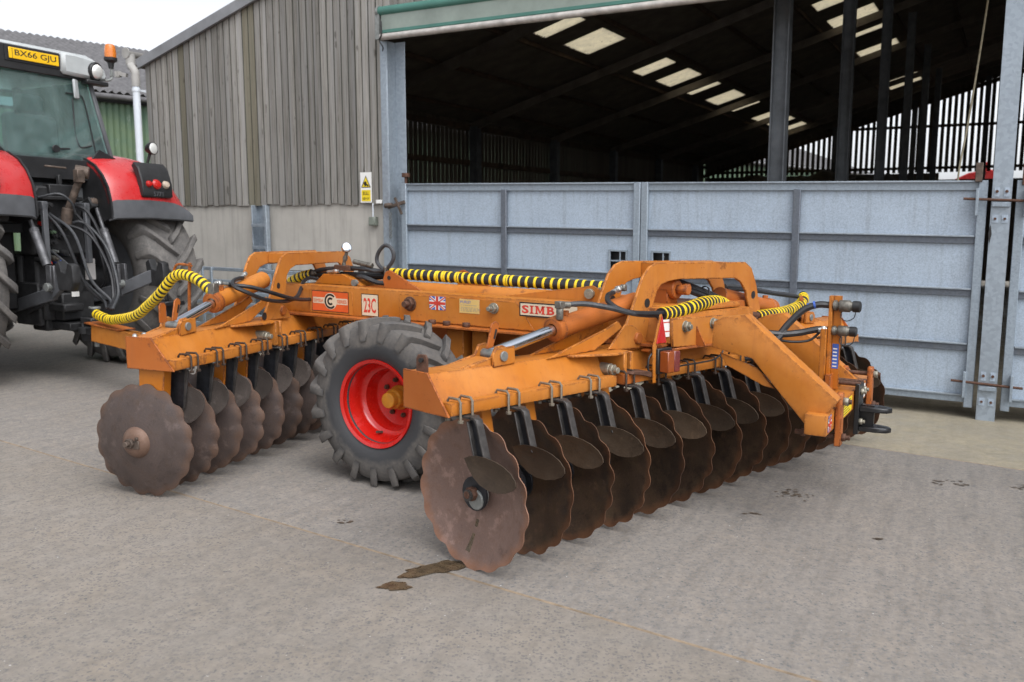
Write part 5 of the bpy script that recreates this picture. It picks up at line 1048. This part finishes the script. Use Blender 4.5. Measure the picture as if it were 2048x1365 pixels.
fitting((2.43, .2, 1.07), (1, .05, 0), MX, .022, .07, M_FIT)
hose([(2.9, -.36, 1.27), (3.2, -.34, 1.25), (3.55, -.32, 1.20), (3.85, -.30, 1.17), (4.0, -.28, 1.13)], .016, RG, M_HOSEG); hose([(2.9, -.34, 1.245), (3.2, -.32, 1.23), (3.6, -.30, 1.185), (3.95, -.28, 1.15)], .014, RG)
hose([(-.9, -.1, 1.26), (-.75, -.12, 1.285), (-.6, -.1, 1.29)], .03, MX)

# ---- transfers and lettering on the side beam
NY = (0, -1, 0)
def card(x0, x1, z0, z1, y, mat, name='sticker', border=None):
    mb = MB(); mb.bb(x0, x1, y - .001, y, z0, z1); return part(name, mb, border or mat, HAR, xf=MX)
def letters(par, body, x, z, h, y, mat, ext=1., bold=0., width=None, name='lettering'):
    mb, w = text_mb(body, h, (x, y, z), X1, Z1, NY, .0, bold)
    if width:
        V = np.array(mb.v); V[:, 0] = x + (V[:, 0] - x) * width / w; mb.v = [tuple(q) for q in V]
    return child(name, mb, mat, par, HAR, MX, smooth=False)
def slab_word(par, x, z, h, y, cw, mat):
    """heavy slab-serif lettering SIMBA"""
    W = lambda poly, x0, w: MB_.add([(x0 + p[0] * w, y, z + p[1] * h) for p in poly], [tuple(range(len(poly)))])
    R_ = lambda a, b_, c, d: [(a, c), (b_, c), (b_, d), (a, d)]
    MB_ = MB(); xs = x; g = cw * .12
    mb_, w_ = text_mb('S', h, (xs, y, z), X1, Z1, NY, .0, .035); V = np.array(mb_.v); V[:, 0] = xs + (V[:, 0] - xs) * cw * .82 / w_; MB_.add(V, mb_.f); xs += cw * .82 + g
    for q in (R_(.25, .75, 0, 1), R_(0, 1, 0, .14), R_(0, 1, .86, 1)): W(q, xs, cw * .48)
    xs += cw * .48 + g
    for q in (R_(.10, .26, .0, 1), R_(.70, .90, 0, 1), R_(0, .34, 0, .13), R_(.62, 1, 0, .13), R_(0, .22, .87, 1), R_(.78, 1, .87, 1), [(.12, 1), (.34, 1), (.56, .22), (.46, .08)], [(.46, .08), (.54, .08), (.88, 1), (.68, 1)]): W(q, xs, cw * 1.25)
    xs += cw * 1.25 + g
    mb_, w_ = text_mb('B', h, (xs, y, z), X1, Z1, NY, .0, .035); V = np.array(mb_.v); V[:, 0] = xs + .1 * cw + (V[:, 0] - xs) * cw * .85 / w_; MB_.add(V, mb_.f); W(R_(0, .3, 0, .13), xs, cw); W(R_(0, .3, .87, 1), xs, cw); xs += cw * .97 + g
    for q in ([(.08, .06), (.2, .06), (.58, 1), (.42, 1)], [(.66, .06), (.9, .06), (.6, 1), (.4, 1)], R_(.24, .76, .30, .42), R_(0, .34, 0, .13), R_(.56, 1, 0, .13)): W(q, xs, cw * 1.05)
    child('lettering', MB_, mat, par, HAR, MX, smooth=False)
y0 = -.4645
o = card(-1.125, -.765, 1.003, 1.158, y0, M_BLKPR)
mb = MB(); mb.bb(-1.120, -.770, y0 - .002, y0 - .0012, 1.008, 1.153); child('sticker_face', mb, M_ORP, o, HAR, MX)
mb = MB(); mb.bb(-1.112, -.776, y0 - .003, y0 - .0022, 1.063, 1.108); mb.cyl((-.94, y0 - .0022, 1.083), (-.94, y0 - .0034, 1.083), .062, n=36); child('sticker_band', mb, M_CREAM, o, HAR, MX)
mb = MB()
def ring(mb, cx, cz, r0, r1, a0, a1, y, n=30):
    vs = []; 
    for i in range(n + 1):
        a = a0 + (a1 - a0) * i / n; vs += [(cx + r0 * cos(a), y, cz + r0 * sin(a)), (cx + r1 * cos(a), y, cz + r1 * sin(a))]
    mb.add(vs, [(2 * i, 2 * i + 1, 2 * i + 3, 2 * i + 2) for i in range(n)])
ring(mb, -.94, 1.083, .042, .057, .75, 2 * pi - .75, y0 - .0042); ring(mb, -.94, 1.083, .014, .030, .7, 2 * pi - .7, y0 - .0042); child('emblem', mb, M_BLKPR, o, HAR, MX, smooth=False)
letters(o, 'SIMBA', -1.104, 1.072, .026, y0 - .0042, M_ORP, width=.096, bold=.0); letters(o, 'SERIES', -.874, 1.072, .026, y0 - .0042, M_ORP, width=.092, bold=.02)
o = card(-.648, -.490, .995, 1.158, y0 + .004, M_BLKPR)
mb = MB(); mb.bb(-.642, -.496, y0 + .002, y0 + .0028, 1.0, 1.152); child('sticker_face', mb, M_CREAM, o, HAR, MX)
letters(o, '23C', -.626, 1.020, .108, y0 + .0012, M_REDP, width=.114, bold=.02)
def flag(x, z, w, h, y, rootf=MX, U=X1, V=Z1, Nn=NY):
    U, V, Nn = [np.array(q, float) for q in (U, V, Nn)]
    def P(a, b_, k): return np.array([x, y, z]) + U * a * w + V * b_ * h + Nn * k
    mb = MB(); mb.add([P(0, 0, .0005), P(1, 0, .0005), P(1, 1, .0005), P(0, 1, .0005)], [(0, 1, 2, 3)]); o = part('flag_sticker', mb, M_BLUEP, HAR, xf=rootf, smooth=False)
    def strips(tw, tc, k, mat, nm):
        m_ = MB(); d = tw
        for (a0, b0_, a1, b1) in ((0, 0, 1, 1), (0, 1, 1, 0)):
            m_.add([P(max(0, a0), b0_ + (d if b0_ == 0 else -d), k), P(a0 + d * .7, b0_, k), P(a1, b1 + (-d if b1 == 1 else d), k), P(a1 - d * .7, b1, k)], [(0, 1, 2, 3)])
        m_.add([P(.5 - tc, 0, k * 1.3), P(.5 + tc, 0, k * 1.3), P(.5 + tc, 1, k * 1.3), P(.5 - tc, 1, k * 1.3)], [(0, 1, 2, 3)]); m_.add([P(0, .5 - tc * 1.3, k * 1.4), P(1, .5 - tc * 1.3, k * 1.4), P(1, .5 + tc * 1.3, k * 1.4), P(0, .5 + tc * 1.3, k * 1.4)], [(0, 1, 2, 3)])
        child(nm, m_, mat, o, HAR, rootf, smooth=False)
    strips(.15, .14, .0015, M_WHITE, 'white_cross'); strips(.06, .075, .003, M_REDP, 'red_cross')
flag(-.035, 1.082, .135, .093, -.4672)
o = card(.215, .375, 1.075, 1.170, -.467, M_CREAM); 
mb = MB(); mb.bb(.216, .374, -.469, -.4683, 1.076, 1.169); child('sticker_face', mb, simple('sticker_gold', (.62, .42, .14), .5, 0, .1, 8.), o, HAR, MX)
letters(o, 'MURLEY', .224, 1.142, .018, -.4698, M_BLUEP, width=.085, bold=.0)
mb = MB(); r = random.Random(4)
for i, zz in enumerate((1.128, 1.112, 1.104, 1.096, 1.088)):
    xx = .226
    while xx < .36: l = r.uniform(.008, .03); mb.add([(xx, -.4696, zz), (xx + l, -.4696, zz), (xx + l, -.4696, zz + .003), (xx, -.4696, zz + .003)], [(0, 1, 2, 3)]); xx += l + (.006 if i else .004)
child('small_print', mb, M_GREYPR, o, HAR, MX, smooth=False)
o = card(.685, 1.10, 1.085, 1.178, y0 - .002, M_BLKPR); mb = MB(); mb.bb(.694, 1.106, y0 - .0048, y0 - .0040, 1.094, 1.169); child('sticker_face', mb, M_CREAM, o, HAR, MX)
slab_word(o, .705, 1.105, .054, y0 - .0055, .062, M_REDP)
# white transfer under the rear arch, with red bars
mb = MB(); mb.bb(1.50, 1.74, .0310, .0320, 1.03, 1.135); o = part('sticker', mb, M_WHITE, HAR, xf=RG)
mb, w_ = text_mb('SIMBA', .020, (1.645, .033, 1.083), X1, Z1, Y1, .0, .0); child('lettering', mb, M_REDP, o, HAR, RG, smooth=False)
mb = MB()
for k in range(3): mb.add([(1.66 + .02 * k, .033, 1.04), (1.672 + .02 * k, .033, 1.04), (1.682 + .02 * k, .033, 1.07), (1.67 + .02 * k, .033, 1.07)], [(0, 1, 2, 3)]); mb.add([(1.68 + .02 * k, .033, 1.112), (1.692 + .02 * k, .033, 1.112), (1.70 + .02 * k, .033, 1.13), (1.688 + .02 * k, .033, 1.13)], [(0, 1, 2, 3)])
mb.add([(1.505, .033, 1.06), (1.62, .033, 1.06), (1.62, .033, 1.066), (1.505, .033, 1.066)], [(0, 1, 2, 3)]); mb.add([(1.505, .033, 1.115), (1.66, .033, 1.115), (1.66, .033, 1.121), (1.505, .033, 1.121)], [(0, 1, 2, 3)])
child('red_bars', mb, M_REDP, o, HAR, RG, smooth=False)
flag(2.6655, .588, .10, .09, -.575, MX, (0, 1, 0), Z1, (1, 0, 0))
mb = MB(); mb.bb(2.6655, 2.667, -.20, .20, .59, .68); o = part('warning_sticker', mb, M_YELP, HAR, xf=MX)
mb = MB()
for i in range(5): mb.add([(2.6675, -.17, .60 + i * .016), (2.6675, .15 - .05 * (i % 2), .60 + i * .016), (2.6675, .15 - .05 * (i % 2), .605 + i * .016), (2.6675, -.17, .605 + i * .016)], [(0, 1, 2, 3)])
child('small_print', mb, M_BLKPR, o, HAR, MX, smooth=False)
mb = MB(); mb.bb(2.6655, 2.667, .56, .74, .59, .68); part('sticker', mb, M_WHITE, HAR, xf=MX)
mb = MB(); mb.bb(2.531, 2.569, .2335, .2345, .83, .985); o = part('sticker', mb, M_BLUEP, HAR, xf=MX)
mb = MB()
for i in range(6): mb.add([(2.535, .2333, .84 + i * .022), (2.56, .2333, .84 + i * .022), (2.56, .2333, .848 + i * .022), (2.535, .2333, .848 + i * .022)], [(0, 1, 2, 3)])
child('small_print', mb, M_WHITE, o, HAR, MX, smooth=False)
# ------------------------------------------------------------------ the tractor (x to its rear, y to its right, z up, from under the rear axle)
TR = thing('tractor', 'large red tractor seen from behind with a beacon, coupled to the harrow drawbar', 'tractor', TX((0, 0, 0)))
def tp(name, mb, mat, bev=0., label=None, smooth=True): return part(name, mb, mat, TR, xf=TX, bev=bev, label=label, smooth=smooth)
def tc(name, mb, mat, par, bev=0., smooth=True): return child(name, mb, mat, par, TR, TX, bev, smooth)
def big_wheel(s, x=0., R=1.0, w=.66, yc=1.165, rim=.55, lugs=20):
    c = TX((x, s * yc, R - .01)); wv = bpy.data.objects.new('wheel', None); COL.objects.link(wv); wv.parent = TR; wv.location = [float(q) for q in (c - wloc(TR))]; wv.rotation_euler = (0, 0, radians(-30 + (180 if s > 0 else 0)))
    def sub(n, mb, mat, bev=0.): me = mesh(n, mb, mat, bev=bev); o = bpy.data.objects.new(n, me); COL.objects.link(o); o.parent = wv; return o
    t = sub('tyre', tyre_mb(R, w, .064 * R, lugs, rim, .082 * R, 1, -.36), M_TTYRE, .006); t.rotation_euler = (0, .15, 0)
    mb = MB(); mb.lathe([(rim + .012, w * .44), (rim - .02, w * .40), (rim - .04, w * .12), (rim - .16, .0), (.15, -.02), (.15, -.06), (rim - .15, -.06), (rim - .06, -.2 * w), (rim - .03, -w * .38), (rim + .012, -w * .42)], (0, 0, 0), Y1, 40); sub('rim', mb, M_GREYP)
    mb = MB(); mb.lathe([(0, -.16), (.14, -.16), (.16, -.10), (.2, -.06), (.2, .06), (0, .06)], (0, 0, 0), Y1, 24); sub('hub', mb, M_DKMECH)
big_wheel(1); big_wheel(-1, yc=1.06); big_wheel(1, -3.0, .72, .5, 1.0, .38, 18); big_wheel(-1, -3.0, .72, .5, 1.0, .38, 18)
# transmission, chassis, bonnet
mb = MB(); mb.bb(-1.2, .30, -.28, .28, .60, 1.28); mb.bb(.30, .52, -.24, .24, .62, 1.30); part('transmission', mb, M_DKMECH, TR, xf=TX, bev=.03)
mb = MB(); mb.cyl((0, -.85, .99), (0, .85, .99), .15, n=20); mb.cyl((0, .26, .99), (0, .5, .99), .24, n=20); mb.cyl((0, -.26, .99), (0, -.5, .99), .24, n=20); tp('rear_axle', mb, M_DKMECH, .01)
mb = MB(); mb.prism([(-1.1, 1.15), (-1.1, 2.05), (-2.6, 1.95), (-3.9, 1.65), (-4.0, 1.0), (-3.6, .85), (-2.0, .9)], (0, -.40, 0), X1, Z1, Y1, .80); tp('bonnet', mb, M_RED, .05)
mb = MB(); mb.bb(-3.8, -.9, -.25, .25, .55, 1.0); tp('front_chassis', mb, M_DKMECH, .02)
# fenders
FP = [(.90, .69), (.905, .76), (.895, .88), (.86, 1.02), (.78, 1.15), (.66, 1.26), (.50, 1.33), (.30, 1.37), (.05, 1.385), (-.30, 1.36), (-.65, 1.26)]
def fender(s):
    y0, y1 = s * .40, s * 1.47
    def ring_pts(p, inset): # crown across the width
        x, z_ = p; ys = [0, .06, .2, .45, .62, .76, .88, 1.0]; f_ = min(1, max(.10, (z_ - .70) / .40)); dz = [-.05, -.012, 0, .010, -.005 * f_, -.05 * f_, -.15 * f_, -.30 * f_]
        L = sqrt(x * x + z_ * z_); out = []
        for q, d in zip(ys, dz): k = 1 + (d * (1 if True else 0)) / L; out.append((x * k * (1 - inset), y0 + (y1 - y0) * q, .99 + z_ * k * (1 - inset)))
        return out
    def sheet(idx0, idx1):
        mb = MB(); rows = [ring_pts(FP[i], 0) for i in range(idx0, idx1 + 1)] ; inn = [ring_pts(FP[i], .022) for i in range(idx0, idx1 + 1)]; m = 8; vs = [p for r in rows for p in r] + [p for r in inn for p in r]; n = len(rows); o_ = n * m
        fs = [(i * m + k, i * m + k + 1, (i + 1) * m + k + 1, (i + 1) * m + k) for i in range(n - 1) for k in range(m - 1)] + [(o_ + i * m + k, o_ + (i + 1) * m + k, o_ + (i + 1) * m + k + 1, o_ + i * m + k + 1) for i in range(n - 1) for k in range(m - 1)]
        for i in range(n - 1): fs += [(i * m, (i + 1) * m, o_ + (i + 1) * m, o_ + i * m), (i * m + m - 1, o_ + i * m + m - 1, o_ + (i + 1) * m + m - 1, (i + 1) * m + m - 1)]
        for k in range(m - 1): fs += [(k, o_ + k, o_ + k + 1, k + 1), ((n - 1) * m + k, (n - 1) * m + k + 1, o_ + (n - 1) * m + k + 1, o_ + (n - 1) * m + k)]
        mb.add(vs, fs); return mb
    f = tp('fender', sheet(2, 10), M_RED); tc('fender_skirt', sheet(0, 2), M_GREYP, f)
    # dark inner plate down to the axle
    poly = [(FP[i][0] * .985, .99 + FP[i][1] * .985) for i in range(0, 11)] + [(-.6, 1.6), (-.2, 1.55), (.35, 1.62), (.62, 1.60)]
    mb = MB(); mb.prism(poly, (0, y0 - s * .0, 0), X1, Z1, (0, s, 0), .02); tp('inner_fender', mb, M_BLKPL)
    # lamp cluster on the outer rear corner
    ya, yb = sorted((s * .77, s * 1.16))
    mb = MB(); mb.prism([(.895, 1.90), (.93, 1.92), (.925, 2.06), (.87, 2.22), (.79, 2.29), (.74, 2.25), (.82, 2.12), (.85, 1.97)], (0, ya, 0), X1, Z1, Y1, yb - ya); o = tp('lamp_housing', mb, M_BLKPL, .012)
    for yy, r, mt in ((.85, .036, M_LRED), (.95, .055, M_LRED), (1.07, .045, M_LCLR)):
        mb = MB(); mb.lathe([(0, .035), (r * .7, .03), (r, .01), (r, -.03), (0, -.03)], (.922, s * yy, 2.05), (.97, 0, .25), 20); tc('lens', mb, mt, o)
    mb, w = text_mb('5771', .05, (.925, s * .90, 1.92), (0, 1, 0), Z1, (1, 0, 0), .008, .01)
    if s > 0: tc('raised_mark', mb, M_GREYP, o)
    mb = MB(); mb.cyl((.60, s * 1.10, 2.30), (.64, s * 1.12, 2.44), .016); o = tp('work_lamp', mb, M_BLKPL)
    mb = MB(); mb.lathe([(0, -.06), (.045, -.055), (.068, -.01), (.07, .03), (.0, .03)], (.64, s * 1.13, 2.46), (1, .15, .05), 22); tc('lamp_shell', mb, M_BLKPL, o)
    mb = MB(); mb.lathe([(0, .046), (.04, .044), (.06, .032), (0, .03)], (.64, s * 1.13, 2.46), (1, .15, .05), 22); tc('lamp_glass', mb, M_LAMP, o)
fender(1); fender(-1)
mb = MB(); mb.bb(.70, .715, .50, .54, 1.78, 2.02); tp('label_strip', mb, M_CREAM)
# cab
cz0, cz1 = 2.28, 3.13
def post(p0, p1, w, d, mat=M_CABG): mb = MB(); mb.bar(p0, p1, w, d, up=(1, 0, 0)); return tp('cab_post', mb, mat, .012)
for s in (-1, 1):
    post((.46, s * .76, 2.22), (.34, s * .60, 3.16), .05, .07, M_GREYP); post((-1.2, s * .72, 1.9), (-1.0, s * .62, 3.16), .07, .09, M_BLKPL); post((-.35, s * .80, 1.5), (-.32, s * .64, 3.16), .05, .06, M_BLKPL)
mb = MB(); mb.bb(-1.2, .42, -.70, .70, 1.50, 1.60); tp('cab_floor', mb, M_BLKPL, .01)
mb = MB(); mb.prism([(.50, 2.06), (.50, 2.24), (.44, 2.31), (.40, 2.31), (.40, 2.06)], (0, -.80, 0), X1, Z1, Y1, 1.60); tp('rear_sill', mb, M_BLKPL, .01)
mb = MB(); mb.prism([(-.80, 2.06), (.80, 2.06), (.80, 2.30), (.56, 2.40), (.44, 2.27), (-.44, 2.27), (-.56, 2.40), (-.80, 2.30)], (.505, 0, 0), Y1, Z1, X1, .02); tp('sill_trim', mb, M_BLKPL, .004)
gl = [(.475, -.72, 2.26), (.475, .72, 2.26), (.355, .58, 3.12), (.355, -.58, 3.12)]
mb = MB(); mb.add(gl + [(x - .012, y, z_) for x, y, z_ in gl], [(0, 1, 2, 3), (7, 6, 5, 4), (0, 4, 5, 1), (1, 5, 6, 2), (2, 6, 7, 3), (3, 7, 4, 0)]); tp('rear_window', mb, M_GLASS)
for s in (-1, 1):
    g2_ = [(.42, s * .76, 2.26), (-1.1, s * .76, 2.0), (-1.0, s * .62, 3.12), (.30, s * .60, 3.12)]; mb = MB(); mb.add(g2_ + [(x, y - s * .008, z_) for x, y, z_ in g2_], [(0, 1, 2, 3), (7, 6, 5, 4), (0, 4, 5, 1), (1, 5, 6, 2), (2, 6, 7, 3), (3, 7, 4, 0)]); tp('side_window', mb, M_GLASS)
g3_ = [(-1.15, -.68, 2.05), (-1.15, .68, 2.05), (-1.0, .6, 3.12), (-1.0, -.6, 3.12)]; mb = MB(); mb.add(g3_, [(0, 1, 2, 3)]); tp('windscreen', mb, M_GLASS)
mb = MB(); mb.bb(-.42, .42, -.70, .70, 1.60, 2.02); mb.bb(.0, .40, -.66, -.34, 2.0, 2.20); mb.bb(.0, .40, .34, .66, 2.0, 2.26); tp('cab_console', mb, M_INT, .04)
mb = MB(); mb.bb(-.30, .25, -.28, .28, 1.9, 2.12); mb.bb(.12, .28, -.27, .27, 2.05, 2.72); mb.bb(.16, .27, -.15, .15, 2.72, 2.92); mb.bb(-.25, .20, .30, .40, 2.28, 2.36); tp('seat', mb, M_INT, .05)
mb = MB(); mb.bb(-.95, -.7, -.3, .3, 1.9, 2.35); mb.lathe([(.17, -.012), (.195, -.012), (.195, .012), (.17, .012)], (-.62, 0, 2.42), (.8, 0, .6), 28, closed=True); tp('dashboard', mb, M_INT, .03)
mb = MB(); mb.tube([(.46, .56, 2.36), (.40, .50, 2.90), (.395, .42, 2.96), (.39, .30, 2.97)], .008, 6); mb.tube([(.455, .52, 2.44), (.455, .38, 2.42), (.42, .36, 2.60), (.40, .37, 2.92)], .007, 6); tp('window_bar', mb, M_BLKPL)
mb = MB(); mb.cyl((.485, .08, 2.37), (.51, .08, 2.37), .04, n=14); mb.bar((.50, .08, 2.37), (.49, .24, 2.38), .02, .02); tp('window_handle', mb, M_BLKPL, .003)
mb = MB(); mb.bar((.41, .40, 3.12), (.42, .405, 2.92), .075, .03); tp('wiper_cover', mb, M_CABG, .01)
mb = MB(); mb.prism([(-.74, 3.14), (.74, 3.14), (.76, 3.20), (.74, 3.30), (.62, 3.40), (-.62, 3.40), (-.74, 3.30), (-.76, 3.20)], (-1.25, 0, 0), Y1, Z1, X1, 1.62); tp('cab_roof', mb, M_CABG, .03)
mb = MB(); mb.bb(.36, .40, -.58, .56, 3.12, 3.36); tp('roof_back', mb, M_BLKPL, .01)
mb = MB(); mb.prism([(.25, 3.155), (.74, 3.14), (.77, 3.20), (.73, 3.29), (.60, 3.36), (.40, 3.38), (.25, 3.38)], (.30, 0, 0), Y1, Z1, X1, .16); tp('roof_corner', mb, M_CABG, .03)
mb = MB(); mb.lathe([(0, -.10), (.07, -.09), (.098, -.03), (.10, .04), (.092, .05), (0, .05)], (.42, .62, 3.235), (1, .25, -.12), 26); o = tp('roof_lamp', mb, M_BLKPL)
mb = MB(); mb.lathe([(0, .085), (.045, .08), (.07, .066), (.078, .052), (0, .05)], (.42, .62, 3.235), (1, .25, -.12), 24); tc('lamp_glass', mb, M_LAMP, o)
mb = MB(); mb.bb(.36, .48, .50, .76, 3.09, 3.135); tp('roof_trim', mb, M_BLKPL, .01)
mb = MB(); mb.bb(.405, .415, -.30, .235, 3.215, 3.335); mb.bb(.39, .41, -.33, .26, 3.20, 3.35); tp('plate_holder', mb, M_BLKPL)
mb = MB(); mb.bb(.416, .422, -.295, .228, 3.222, 3.328); o = tp('number_plate', mb, M_PLATEY, .003)
mb, w = text_mb('BX66 GJU', .074, (.4225, -.245, 3.238), (0, 1, 0), Z1, (1, 0, 0), .0, .012); V = np.array(mb.v); V[:, 1] = -.235 + (V[:, 1] + .245) * .435 / w; mb.v = [tuple(q) for q in V]; tc('lettering', mb, M_BLKPR, o, smooth=False)
mb = MB(); mb.bb(.4222, .4232, -.262, -.258, 3.225, 3.325); tc('plate_line', mb, M_BLKPR, o)
mb = MB(); mb.tube([(.40, .70, 3.17), (.42, .78, 3.165), (.42, .84, 3.20), (.42, .84, 3.30)], .014, 8); mb.hexn((.42, .84, 3.22), Z1, .022, .03); o = tp('beacon', mb, M_PIN)
mb = MB(); mb.lathe([(0, 0), (.025, 0), (.035, .06), (.068, .085), (.070, .115), (0, .115)], (.42, .84, 3.30), Z1, 24); tc('beacon_base', mb, M_BLKPL, o)
mb = MB(); mb.lathe([(.06, 0), (.062, .05), (.055, .11), (.048, .135), (.03, .145), (0, .145)], (.42, .84, 3.415), Z1, 24); tc('beacon_lens', mb, M_LAMB, o)
# linkage and services at the back
R1 = random.Random(21)
mb = MB(); mb.prism([(-.30, 1.28), (.30, 1.28), (.26, 1.86), (.16, 1.98), (-.20, 1.98), (-.28, 1.86)], (.36, 0, 0), Y1, Z1, X1, .22); tp('valve_block', mb, M_DKMECH, .02)
mb = MB(); mb.bb(.5, .62, -.10, .22, 1.88, 2.0); mb.bb(.55, .60, .02, .06, 1.98, 2.1); mb.bb(.42, .66, -.22, .24, 1.84, 1.88); tp('top_bracket', mb, M_DKMECH, .008)
cols = [M_LRED, M_GREEN, M_PIN, M_BLUEP, M_REDP, M_FITD, M_FITD]
for k in range(26):
    y = R1.uniform(-.26, .08); z_ = R1.uniform(1.18, 1.80); mb = MB(); r = R1.uniform(.018, .032); mb.cyl((.55, y, z_), (.60 + R1.uniform(.02, .08), y, z_ - .01), r, n=10); mb.cyl((.60, y, z_), (.68, y, z_ - .01), r * .6, n=8); tp('remote_coupling', mb, cols[k % 7] if k < 9 else M_DKMECH, .002)
for y in (-.29, .165): mb = MB(); mb.bb(.78, .83, y - .026, y + .026, 1.20, 1.80); mb.bb(.5, .83, y - .03, y + .03, 1.74, 1.82); tp('lift_strut', mb, M_GREYP, .006)
mb = MB(); mb.cyl((.72, .01, 1.72), (.86, .10, 2.10), .036); mb.cyl((.70, .0, 1.60), (.73, .015, 1.76), .055); mb.cyl((.82, .06, 2.14), (.90, .16, 2.12), .062, n=16); mb.bb(.84, .92, .02, .10, 2.02, 2.15); mb.bar((.8, -.02, 2.16), (.75, -.22, 2.17), .03, .02); tp('top_link', mb, M_RUSTM, .006)
for s, yt, yb in ((1, .36, .335), (-1, -.36, -.40)):
    mb = MB(); mb.bar((.25, s * .32, 1.62), (.66, yt, 1.84), .09, .12); tp('lift_arm', mb, M_DKMECH, .01)
    mb = MB(); pt, pb = np.array((.64, yt + s * .03, 1.80)), np.array((1.06, yb, 1.02)); mb.cyl(pt, pt * .62 + pb * .38, .022); mb.cyl(pt * .68 + pb * .32, pt * .22 + pb * .78, .044, n=14); mb.hexn(pt * .66 + pb * .34, pb - pt, .05, .03); o = tp('lift_rod', mb, M_MECHG, .003)
    tc('rod_fork', MB().bb(1.02, 1.10, yb - .055, yb - .025, .94, 1.20), M_MECHG, o, .004); tc('rod_fork', MB().bb(1.02, 1.10, yb + .025, yb + .055, .94, 1.20), M_MECHG, o, .004); tc('rod_pin', MB().cyl((1.06, yb - .09, .99), (1.06, yb + .09, .99), .042, n=16), M_PIN, o, .004)
    tc('rod_knuckle', MB().cyl(pt - (pb - pt) * .04 - np.array((0, .06, 0)), pt - (pb - pt) * .04 + np.array((0, .06, 0)), .05), M_RUSTM, o, .004)
    mb = MB(); mb.bar((.10, s * .26, .72), (1.06, s * .40 if s < 0 else .36, .93), .05, .13); mb.bar((1.04, s * .40 if s < 0 else .36, .93), (1.42, s * .50, 1.10), .05, .13); o = tp('lower_link', mb, M_GREYP, .008)
    mb = MB(); ye = s * .50; mb.prism([(1.34, .98), (1.52, .98), (1.58, 1.06), (1.57, 1.22), (1.50, 1.24), (1.46, 1.14), (1.40, 1.16), (1.36, 1.26), (1.30, 1.22)], (0, ye - .04, 0), X1, Z1, Y1, .08); tc('link_hook', mb, M_DKMECH, o, .006)
    mb = MB(); mb.bar((.45, s * .30, .70), (.95, s * .38, .86), .03, .05); tp('link_stabiliser', mb, M_DKMECH, .006)
mb = MB(); mb.prism([(-.46, 1.20), (-.36, 1.20), (-.33, 1.12), (-.35, 1.0), (-.40, .95), (-.46, .97)], (1.12, 0, 0), Y1, Z1, X1, .04); tp('hook_plate', mb, M_MECHG, .006)
mb = MB(); mb.bb(.40, .66, -.27, .28, .62, .98); mb.bb(.60, .80, -.16, .20, .62, .90); mb.cyl((.66, .0, .96), (.80, .0, .96), .10, n=18); mb.bb(.55, .92, -.22, .0, .72, .80); tp('pto_housing', mb, M_DKMECH, .015)
mb = MB(); mb.bb(.805, .815, -.06, .02, .86, .91); tp('white_tag', mb, M_WHITE); mb = MB(); mb.bb(.67, .70, .20, .30, 1.02, 1.24); tp('label_tag', mb, M_SILV)
mb = MB(); mb.bb(.4, 1.12, -.06, .06, .50, .56); mb.bb(.98, 1.14, -.09, .09, .42, .50); mb.bb(.98, 1.14, -.09, .09, .60, .66); mb.bb(.96, 1.0, -.09, .09, .42, .66); mb.bb(.5, .9, -.16, .16, .52, .60); tp('drawbar_clevis', mb, M_DKMECH, .01)
mb = MB(); mb.cyl((1.08, 0, .36), (1.08, 0, .76), .026); mb.cyl((1.08, 0, .75), (1.08, 0, .77), .06, n=16); tp('hitch_pin', mb, M_PIN, .003)
mb = MB(); mb.bb(.2, .62, -.30, -.24, .56, 1.0); mb.bb(.2, .62, .24, .30, .60, 1.0); mb.bb(.35, .60, -.22, .24, .50, .66); tp('hitch_frame', mb, M_DKMECH, .015)
hs = [((.62, -.20, 1.74), (.86, -.14, 1.5), (.98, -.02, 1.0), (1.1, .12, .80), (1.30, .02, .78)), ((.62, -.12, 1.70), (.9, -.05, 1.5), (1.05, .0, 1.05), (1.2, .10, .84), (1.32, .0, .77)), ((.62, -.06, 1.62), (.92, .10, 1.50), (1.1, .18, 1.15), (1.22, .12, .85), (1.33, -.02, .765)),
      ((.62, .0, 1.55), (.8, .12, 1.62), (1.0, .24, 1.36), (1.2, .2, .95), (1.34, .02, .76)), ((.62, .05, 1.78), (.85, .16, 1.72), (1.02, .26, 1.2), (1.2, .16, .90), (1.34, .0, .755)), ((.66, -.25, 1.86), (.8, -.12, 1.90), (.84, -.02, 1.82), (.8, .05, 1.7)), ((.7, .08, 1.75), (.9, .16, 1.5), (.98, .2, 1.2), (.9, .26, 1.0), (.7, .3, .9)),
      ((.62, -.18, 1.36), (.86, -.12, 1.2), (1.0, .04, .95), (1.12, .08, .84), (1.3, -.02, .775))]
for k, h in enumerate(hs): mb = MB(); mb.tube(h, .016 if k < 5 else .012, 8); tp('hydraulic_hose', mb, M_HOSEG if k % 2 else M_HOSE)
mb = MB(); mb.cyl((.20, -.62, 1.30), (.20, -.62, 1.62), .07, n=16); tp('filter', mb, M_GREYP, .01)
mb = MB(); mb.bb(-.3, .30, -.84, -.30, .70, 1.55); tp('side_tank', mb, M_BLKPL, .03)
mb = MB(); mb.bb(-.5, .30, -.40, .40, 1.95, 2.10); tp('cab_underside', mb, M_BLKPL)

for nm, c in (('sky_glint_plate', (-1.35, 1.16, 3.03)), ('sky_glint_plate', (-1.35, .65, 3.02))):  # added plates, tilted to reflect sky as bright patches in the cab glass
    mb = MB(); d = np.array((.55, -.25, .62)); d /= np.linalg.norm(d); u = np.cross((0, 0, 1), d); u /= np.linalg.norm(u); v = np.cross(d, u)
    mb.box(c, (.22, .17, .012), u, v, d); o = tp(nm, mb, M_CHR, .02)
    mb = MB(); mb.box(np.array(c) - d * .02, (.25, .20, .03), u, v, d); tc('glint_plate_shell', mb, M_BLKPL, o, .012)
